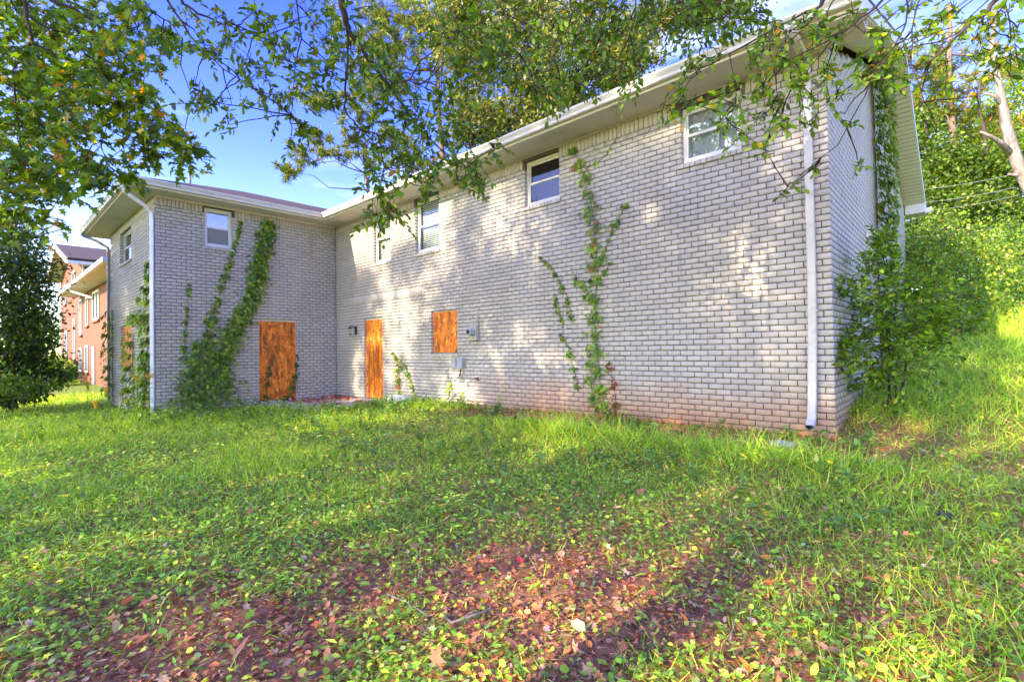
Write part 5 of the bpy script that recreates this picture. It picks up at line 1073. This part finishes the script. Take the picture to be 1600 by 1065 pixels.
# utility wires
for i, (y0_, y1_, lb) in enumerate(((292, 262, 'topmost utility wire crossing the trees right of the gable'), (312, 284, 'second utility wire from the top right of the gable'), (326, 297, 'third utility wire, just under the second, right of the gable'), (362, 347, 'fourth utility wire sagging low behind the thicket'), (400, 376, 'lowest utility wire crossing the thicket'))):
    a, b_ = pw(1380, y0_+8, 24), pw(1680, y1_-16, 20); pts = [a+(b_-a)*t_-np.array([0, 0, 0.3*4*t_*(1-t_)]) for t_ in np.linspace(0, 1, 12)]
    m_ = MB(); m_.tube(pts, 0.011, 5); tag(m_.build('utility_wire', MT['wire'], None, True), lb, 'wire', 'utility wires')

# ------------------------------------------------------------------ grass, weeds, litter
def in_house(x, y):
    return ((x > XM-0.0) & (x < XR+0.03) & (y > Y0-0.03) & (y < YB)) | ((x > XL-0.02) & (x < XM+0.03) & (y > YW-0.03) & (y < YB)) | ((x > XM) & (x < -10.38) & (y > 5.45+0.12*np.sin(x*5)) & (y < Y0+0.1))
def ground_pts(n, r0, r1, p, g, half=1.05):
    e = 2-p; u = g.uniform(0, 1, n); r = (r0**e+u*(r1**e-r0**e))**(1/e); a = g.uniform(-half, half, n)
    x = r*(CF[0]*np.cos(a)+CR[0]*np.sin(a)); y = r*(CF[1]*np.cos(a)+CR[1]*np.sin(a)); k = ~in_house(x, y); return x[k], y[k], r[k]
GG = np.random.default_rng(200)
def clover_amt(x, y):
    a = sstep(-x, 0.5, 4.0)*sstep(-(y-0.25*(-x)), -3.6, -0.6); return np.clip(0.46+0.5*a+0.3*n1(x*1.5, y*1.5), 0.08, 1)
def tallness(x, y):
    t = 0.062+0.035*n1(x, y)+0.025*n3(x, y)+0.05*np.clip(n3(x*0.6+9, y*0.6), 0, 1)*sstep(np.hypot(x, y), 3, 5)
    t = t+0.13*1.25*np.exp(-((y-5.35)/0.36)**2)*sstep(x, -5.4, -4.2)*sstep(-x, 0.2, 0.9)
    t = t+0.03*np.exp(-((x+11.2)/2.2)**2-((y-4.4)/1.1)**2)+0.06*np.exp(-((x+13.3)/2.2)**2-((y-2.0)/1.3)**2)
    t = t+0.06*sstep(y, 7, 9)
    t = t+0.12*np.exp(-((y-6.55)/0.35)**2)*sstep(-x, 7.2, 8.2)
    return np.clip(t, 0.03, 0.4)
def make_grass():
    g = GG; L = Leaves()
    x, y, r = ground_pts(290000, 1.1, 24, 1.35, g); b = bare(x, y); ca = clover_amt(x, y)
    keep = g.uniform(0, 1, len(x)) < np.clip(1.0-1.0*b, 0.05, 1)*np.clip(1.15-0.75*ca*(r < 6), 0.2, 1)
    x, y, r = x[keep], y[keep], r[keep]; n = len(x)
    h = tallness(x, y)*g.uniform(0.6, 1.7, n)*(1+0.03*r); z = gh(x, y)-0.006
    f = unit(np.stack([g.normal(0, 0.55, n), g.normal(0, 0.55, n), np.ones(n)*0.75], 1)); nr = unit(g.normal(size=(n, 3))+np.array([0, 0, 0.4]))
    dry = n1(x*0.8+5, y*0.8)
    c = pal(n, [(0.085, 0.155, 0.02), (0.13, 0.215, 0.026), (0.05, 0.105, 0.018), (0.20, 0.25, 0.045), (0.26, 0.22, 0.11)], [4, 4, 3.4, 1.4, 0.9], g)
    c = c*(1+0.28*dry[:, None]*np.array([1, 0.6, 0.2]))
    L.add(*place(BLADE, np.stack([x, y, z], 1), f, nr, h*np.clip(0.75+0.07*r, 0.8, 1.15), np.clip(c*3.6*np.array([1.1, 1.0, 0.55]), 0.004, 0.8), wid=np.clip(h*1.0, 0.04, 0.10)*(0.46+r*0.045)))
    o = L.build('grass', MT['grass'], None, 'stuff'); tag(o, 'uneven uncut green grass over the yard and slope', 'grass')
make_grass()
def make_clover():
    g = GG; L = Leaves()
    x, y, r = ground_pts(260000, 1.1, 17, 1.45, g); b = bare(x, y); ca = clover_amt(x, y)
    keep = g.uniform(0, 1, len(x)) < ca*np.clip(1.08-0.95*b, 0.07, 1); x, y, r = x[keep], y[keep], r[keep]; n = len(x)
    z = gh(x, y)+g.uniform(0.008, 0.055, n)+0.5*np.maximum(0, tallness(x, y)-0.1)*g.uniform(0, 2, n)
    f = unit(np.stack([g.normal(size=n), g.normal(size=n), g.normal(-0.1, 0.25, n)], 1)); nr = unit(g.normal(0, 0.36, (n, 3))+np.array([0, 0, 1.0]))
    c = pal(n, [(0.075, 0.15, 0.024), (0.12, 0.205, 0.03), (0.05, 0.10, 0.022), (0.21, 0.27, 0.04), (0.33, 0.30, 0.05), (0.10, 0.16, 0.07)], [4, 4, 3, 1.5, 0.35, 1.2], g)*3.7*np.array([1.1, 1.0, 0.6])
    s_ = g.uniform(0.011, 0.027, n)*(1+0.075*r); big = g.uniform(0, 1, n) < 0.05; s_[big] *= 1.5
    u_ = g.uniform(0, 1, n); P_ = np.stack([x, y, z], 1)
    zone = n3(x*0.7+3, y*0.7); u_ = np.clip(u_+0.25*zone, 0, 0.999)   # weeds grow in patches of a kind
    for tpl, lo, hi, sc in ((ROUND, -9, 0.28, 1.0), (IVY, 0.28, 0.5, 1.25), (OVAL, 0.5, 0.78, 1.5), (LANCE, 0.78, 9, 2.6)):
        k = (u_ >= lo) & (u_ < hi); L.add(*place(tpl, P_[k], f[k], nr[k], s_[k]*sc, c[k]))
    o = L.build('ground_cover', MT['grass'], None, 'stuff'); tag(o, 'round-leaved green weeds creeping over the yard', 'ground cover')
make_clover()
LIT = [(0.26, 0.10, 0.055), (0.36, 0.17, 0.10), (0.17, 0.075, 0.055), (0.42, 0.25, 0.18), (0.22, 0.12, 0.12), (0.48, 0.18, 0.04), (0.10, 0.055, 0.045), (0.5, 0.4, 0.12), (0.33, 0.05, 0.04), (0.40, 0.30, 0.26)]
def make_litter():
    g = GG; L = Leaves()
    x, y, r = ground_pts(95000, 1.1, 11, 1.2, g); b = bare(x, y); keep = g.uniform(0, 1, len(x)) < np.clip(b*1.0+0.055*sstep(7-np.hypot(x, y), 0, 4)+0.015, 0, 1); x, y, r = x[keep], y[keep], r[keep]; n = len(x)
    z = gh(x, y)+g.uniform(0.0, 0.03, n)+np.where(b[keep] < 0.25, 0.04, 0)
    f = unit(np.stack([g.normal(size=n), g.normal(size=n), g.normal(0, 0.22, n)], 1)); nr = unit(g.normal(0, 0.42, (n, 3))+np.array([0, 0, 1.0])); c = pal(n, LIT, [5, 5, 4, 2.5, 2, 1.6, 2, 1.0, 0.5, 2], g, 0.25); c = (0.75*c+0.25*c.mean(0))*np.array([2.25, 1.85, 1.1])
    s_ = g.gamma(2.6, 0.0080, n).clip(0.007, 0.07)
    u_ = g.uniform(0, 1, n); P_ = np.stack([x, y, z], 1)
    for tpl, lo, hi, sc in ((CURL, 0, 0.5, 1.0), (IVY, 0.5, 0.66, 1.35), (LANCE, 0.66, 0.84, 1.9), (OVAL, 0.84, 1.1, 1.3)):
        k = (u_ >= lo) & (u_ < hi); L.add(*place(tpl, P_[k], f[k], nr[k], s_[k]*sc, c[k]))
    m = 420; xx = np.concatenate([g.uniform(XM+0.05, -10.5, m//2), XM+0.05+g.gamma(2, 0.5, m//2)]); yy = np.concatenate([Y0-0.03-g.gamma(1.5, 0.14, m//2), g.uniform(5.5, 6.9, m//2)]); kk = (xx < -10.45) & (yy > 5.1) & ~((xx > -12.05) & (xx < -10.85) & (yy > Y0-0.3)); xx, yy = xx[kk], yy[kk]; m = len(xx)
    L.add(*place(CURL, np.stack([xx, yy, 0.182+g.uniform(0, 0.015, m)], 1), unit(np.stack([g.normal(size=m), g.normal(size=m), g.normal(0.1, 0.2, m)], 1)), unit(g.normal(0, 0.4, (m, 3))+np.array([0, 0, 1.0])), g.uniform(0.05, 0.11, m), pal(m, LIT[:4], [4, 4, 3, 1], g)*np.array([1.6, 1.1, 0.9])))
    k = g.uniform(0, 1, n) < 0.5; m = int(k.sum()); f2 = unit(np.stack([g.normal(size=m), g.normal(size=m), g.normal(0.05, 0.2, m)], 1))
    L.add(*place(LANCE, np.stack([x, y, z], 1)[k]+g.normal(0, 0.02, (m, 3))*np.array([1, 1, 0.2]), f2, unit(g.normal(0, 0.5, (m, 3))+np.array([0, 0, 1.0])), g.uniform(0.03, 0.10, m), pal(m, [(0.38, 0.24, 0.14), (0.30, 0.15, 0.08), (0.5, 0.38, 0.24)], [2, 3, 1], g), wid=0.018))
    o = L.build('leaf_litter', MT['dead'], None, 'stuff'); tag(o, 'brown and purple fallen leaves over the bare red clay', 'fallen leaves')
make_litter()
def tall_weeds():
    g = GG; L = Leaves(); st = MB()
    spots = []
    for i in range(640):
        t_ = g.uniform(0, 1)
        if t_ < 0.28: x, y = g.normal(-12.6, 1.0), g.normal(3.2, 0.9)
        elif t_ < 0.55: x, y = g.uniform(-11, -0.5), g.uniform(3.2, 5.9)
        elif t_ < 0.8: x, y = g.uniform(-12.6, -8.2), g.normal(5.6, 0.5)
        elif t_ < 0.92: x, y = g.uniform(-9.8, -6.2), g.normal(6.6, 0.2)
        else: x, y = g.uniform(-4.5, -0.8), g.normal(6.55, 0.15)
        if in_house(np.array([x]), np.array([y]))[0] or y > 6.95 and x > XM: continue
        spots.append((x, y, g.uniform(0.10, 0.34 if t_ < 0.28 else 0.22)))
    for (x, y, h) in spots:
        z = float(gh(x, y)); a = np.array([x, y, z]); tp = a+np.array([g.normal(0, 0.08), g.normal(0, 0.08), h]); st.tube([a, 0.5*(a+tp)+g.normal(0, 0.01, 3), tp], [0.004, 0.003, 0.002], 3, False)
        n = int(10+h*30); t_ = g.uniform(0.2, 1, n); pos = a+(tp-a)*t_[:, None]; f = unit(np.stack([g.normal(size=n), g.normal(size=n), g.uniform(-0.2, 0.6, n)], 1)); nr = unit(g.normal(0, 0.3, (n, 3))+np.array([0, 0, 1.0]))
        L.add(*place(OVAL, pos, f, nr, g.uniform(0.04, 0.10, n), pal(n, [(0.08, 0.16, 0.03), (0.13, 0.22, 0.04), (0.055, 0.11, 0.025), (0.24, 0.27, 0.05)], [4, 4, 3, 1], g)*2.1))
    o = L.build('tall_weeds', MT['grass'], None, 'stuff'); tag(o, 'taller broad-leaved weeds along the foot of the walls', 'weeds')
    s = st.build('weed_stalks', MT['grass'], o); tag(s, kind='stuff')
    a = s.data.attributes.new('tint', 'FLOAT_COLOR', 'POINT'); a.data.foreach_set('color', np.tile([0.1, 0.16, 0.03, 1], len(s.data.vertices)).astype(np.float32))
tall_weeds()
# goldenrod
for i, (px, py, d, lb) in enumerate(((137, 600, 10.5, 'goldenrod with arching yellow plumes, leftmost by the wing'), (165, 610, 10.2, 'goldenrod between the leftmost plumes and the shade-toned downspout'), (214, 590, 10.3, 'tall goldenrod just left of the white corner downspout'), (233, 588, 10.0, 'goldenrod against the foot of the white corner downspout'), (150, 630, 9.6, 'low goldenrod in front of the other plumes'))):
    g = np.random.default_rng(300+i); tp = pw(px, py, d); x, y = tp[0], tp[1]; z = float(gh(x, y)); root = empty('goldenrod', (x, y, z)); tag(root, lb, 'flower', 'goldenrod by the wing')
    m_ = MB(); m_.tube([(x, y, z), (x, y, (z+tp[2])/2), tp], [0.006, 0.005, 0.003], 5); s = m_.build('stem', MT['grass'], root); at = s.data.attributes.new('tint', 'FLOAT_COLOR', 'POINT'); at.data.foreach_set('color', np.tile([0.1, 0.16, 0.03, 1], len(s.data.vertices)).astype(np.float32))
    L = Leaves(); h = tp[2]-z; n = 46; t_ = g.uniform(0.1, 0.9, n); pos = np.array([x, y, z])+np.outer(t_, [0, 0, h]); f = unit(np.stack([g.normal(size=n), g.normal(size=n), g.uniform(0, 0.6, n)], 1))
    L.add(*place(LANCE, pos, f, unit(g.normal(0, 0.3, (n, 3))+np.array([0, 0, 1.0])), g.uniform(0.07, 0.13, n), pal(n, GREEN_YEL[:3], [4, 3, 3], g))); L.build('leaves', MT['leaf'], root, 'stuff')
    L = Leaves()
    for k in range(5):
        a = g.uniform(0, 6.28); n = 60; t_ = g.uniform(0, 1, n); dv = np.array([math.cos(a), math.sin(a), 0]); pos = tp+dv*(0.07*t_**1.3)[:, None]+np.array([0, 0, 1])*(0.22*t_-0.06*t_**2-0.10)[:, None]+g.normal(0, 0.008, (n, 3))
        L.add(*place(DIAM, pos, rdir(n, g), rdir(n, g), 0.022, pal(n, [(0.62, 0.40, 0.03), (0.5, 0.32, 0.03)], [1, 1], g, 0.1)))
    L.build('plumes', MT['grass'], root, 'stuff')
# notable single leaves and twigs on the ground
def gp(px, py, zo=0.0):
    d = CF+CR*(px-800)/FPX+CU*(532.5-py)/FPX; t_ = 2.0
    for _ in range(30):
        P_ = d*t_; z = float(gh(P_[0], P_[1]))+zo; t_ = t_+0.7*((CAMZ-z)/(-d[2])-t_)
    P_ = d*t_; return np.array([P_[0], P_[1], float(gh(P_[0], P_[1]))+zo])
BIG = [(187, 945, 0.075, (0.55, 0.15, 0.02), 'bright orange fallen leaf near the lower left corner'), (232, 938, 0.075, (0.45, 0.2, 0.08), 'orange-brown fallen leaf just right of the bright orange one'), (475, 855, 0.11, (0.36, 0.19, 0.12), 'large brown curled leaf on the green edge left of centre'),
       (437, 930, 0.10, (0.50, 0.24, 0.10), 'large tan-orange leaf standing up on the bare clay'), (680, 1038, 0.12, (0.38, 0.2, 0.12), 'broad brown leaf at the bottom centre of the picture'), (915, 985, 0.08, (0.55, 0.5, 0.22), 'pale yellow leaf lying right of the bottom centre'),
       (1475, 808, 0.12, (0.06, 0.035, 0.035), 'dark curled leaf in the grass on the right'), (1410, 985, 0.11, (0.14, 0.07, 0.045), 'dark brown curled leaf low on the right'), (816, 880, 0.05, (0.6, 0.03, 0.03), 'small scarlet leaf in the middle of the litter'), (169, 995, 0.06, (0.40, 0.2, 0.05), 'mottled leaf among clover below the orange one')]
for (px, py, s_, c, lb) in BIG:
    p = gp(px, py, 0.035); g = np.random.default_rng(px); V, F, C = place(IVY if s_ > 0.09 else CURL, np.zeros((1, 3)), unit(np.array([[g.normal(), g.normal(), 0.35]])), unit(np.array([[-CF[0]*0.6+g.normal(0, 0.2), -CF[1]*0.6, 1.0]])), s_, np.array([c]))
    up = V.copy(); up[:, 2] += 0.0015; n = len(V)
    o = npobj('fallen_leaf', np.vstack([V, up]), np.vstack([F[:, ::-1], F+n]), MT['dead'], None, np.vstack([C, C])); o.location = p.tolist(); tag(o, lb, 'leaf')
for i, (pts, r_, lb) in enumerate((([(605, 928), (640, 942), (668, 962)], 0.006, 'pale straight twig left of the bent twig on bare clay'), ([(690, 958), (705, 972), (735, 962), (770, 950)], 0.008, 'pale bent twig lying on the bare clay'), ([(238, 985), (245, 962), (250, 945)], 0.004, 'thin pink stalk standing beside the orange leaf'), ([(1140, 1000), (1148, 970), (1158, 945)], 0.004, 'thin upright stalk on the right of the bare patch'), ([(1330, 690), (1362, 672), (1378, 662)], 0.006, 'pale stick leaning on clay at the foot of the corner shrub'))):
    m_ = MB(); m_.tube([gp(a, b_, 0.02+0.01*k) for k, (a, b_) in enumerate(pts)], [r_, *([r_*0.9]*(len(pts)-2)), r_*0.5], 7); tag(m_.build('twig', MT['twig'], None, True), lb, 'twig')
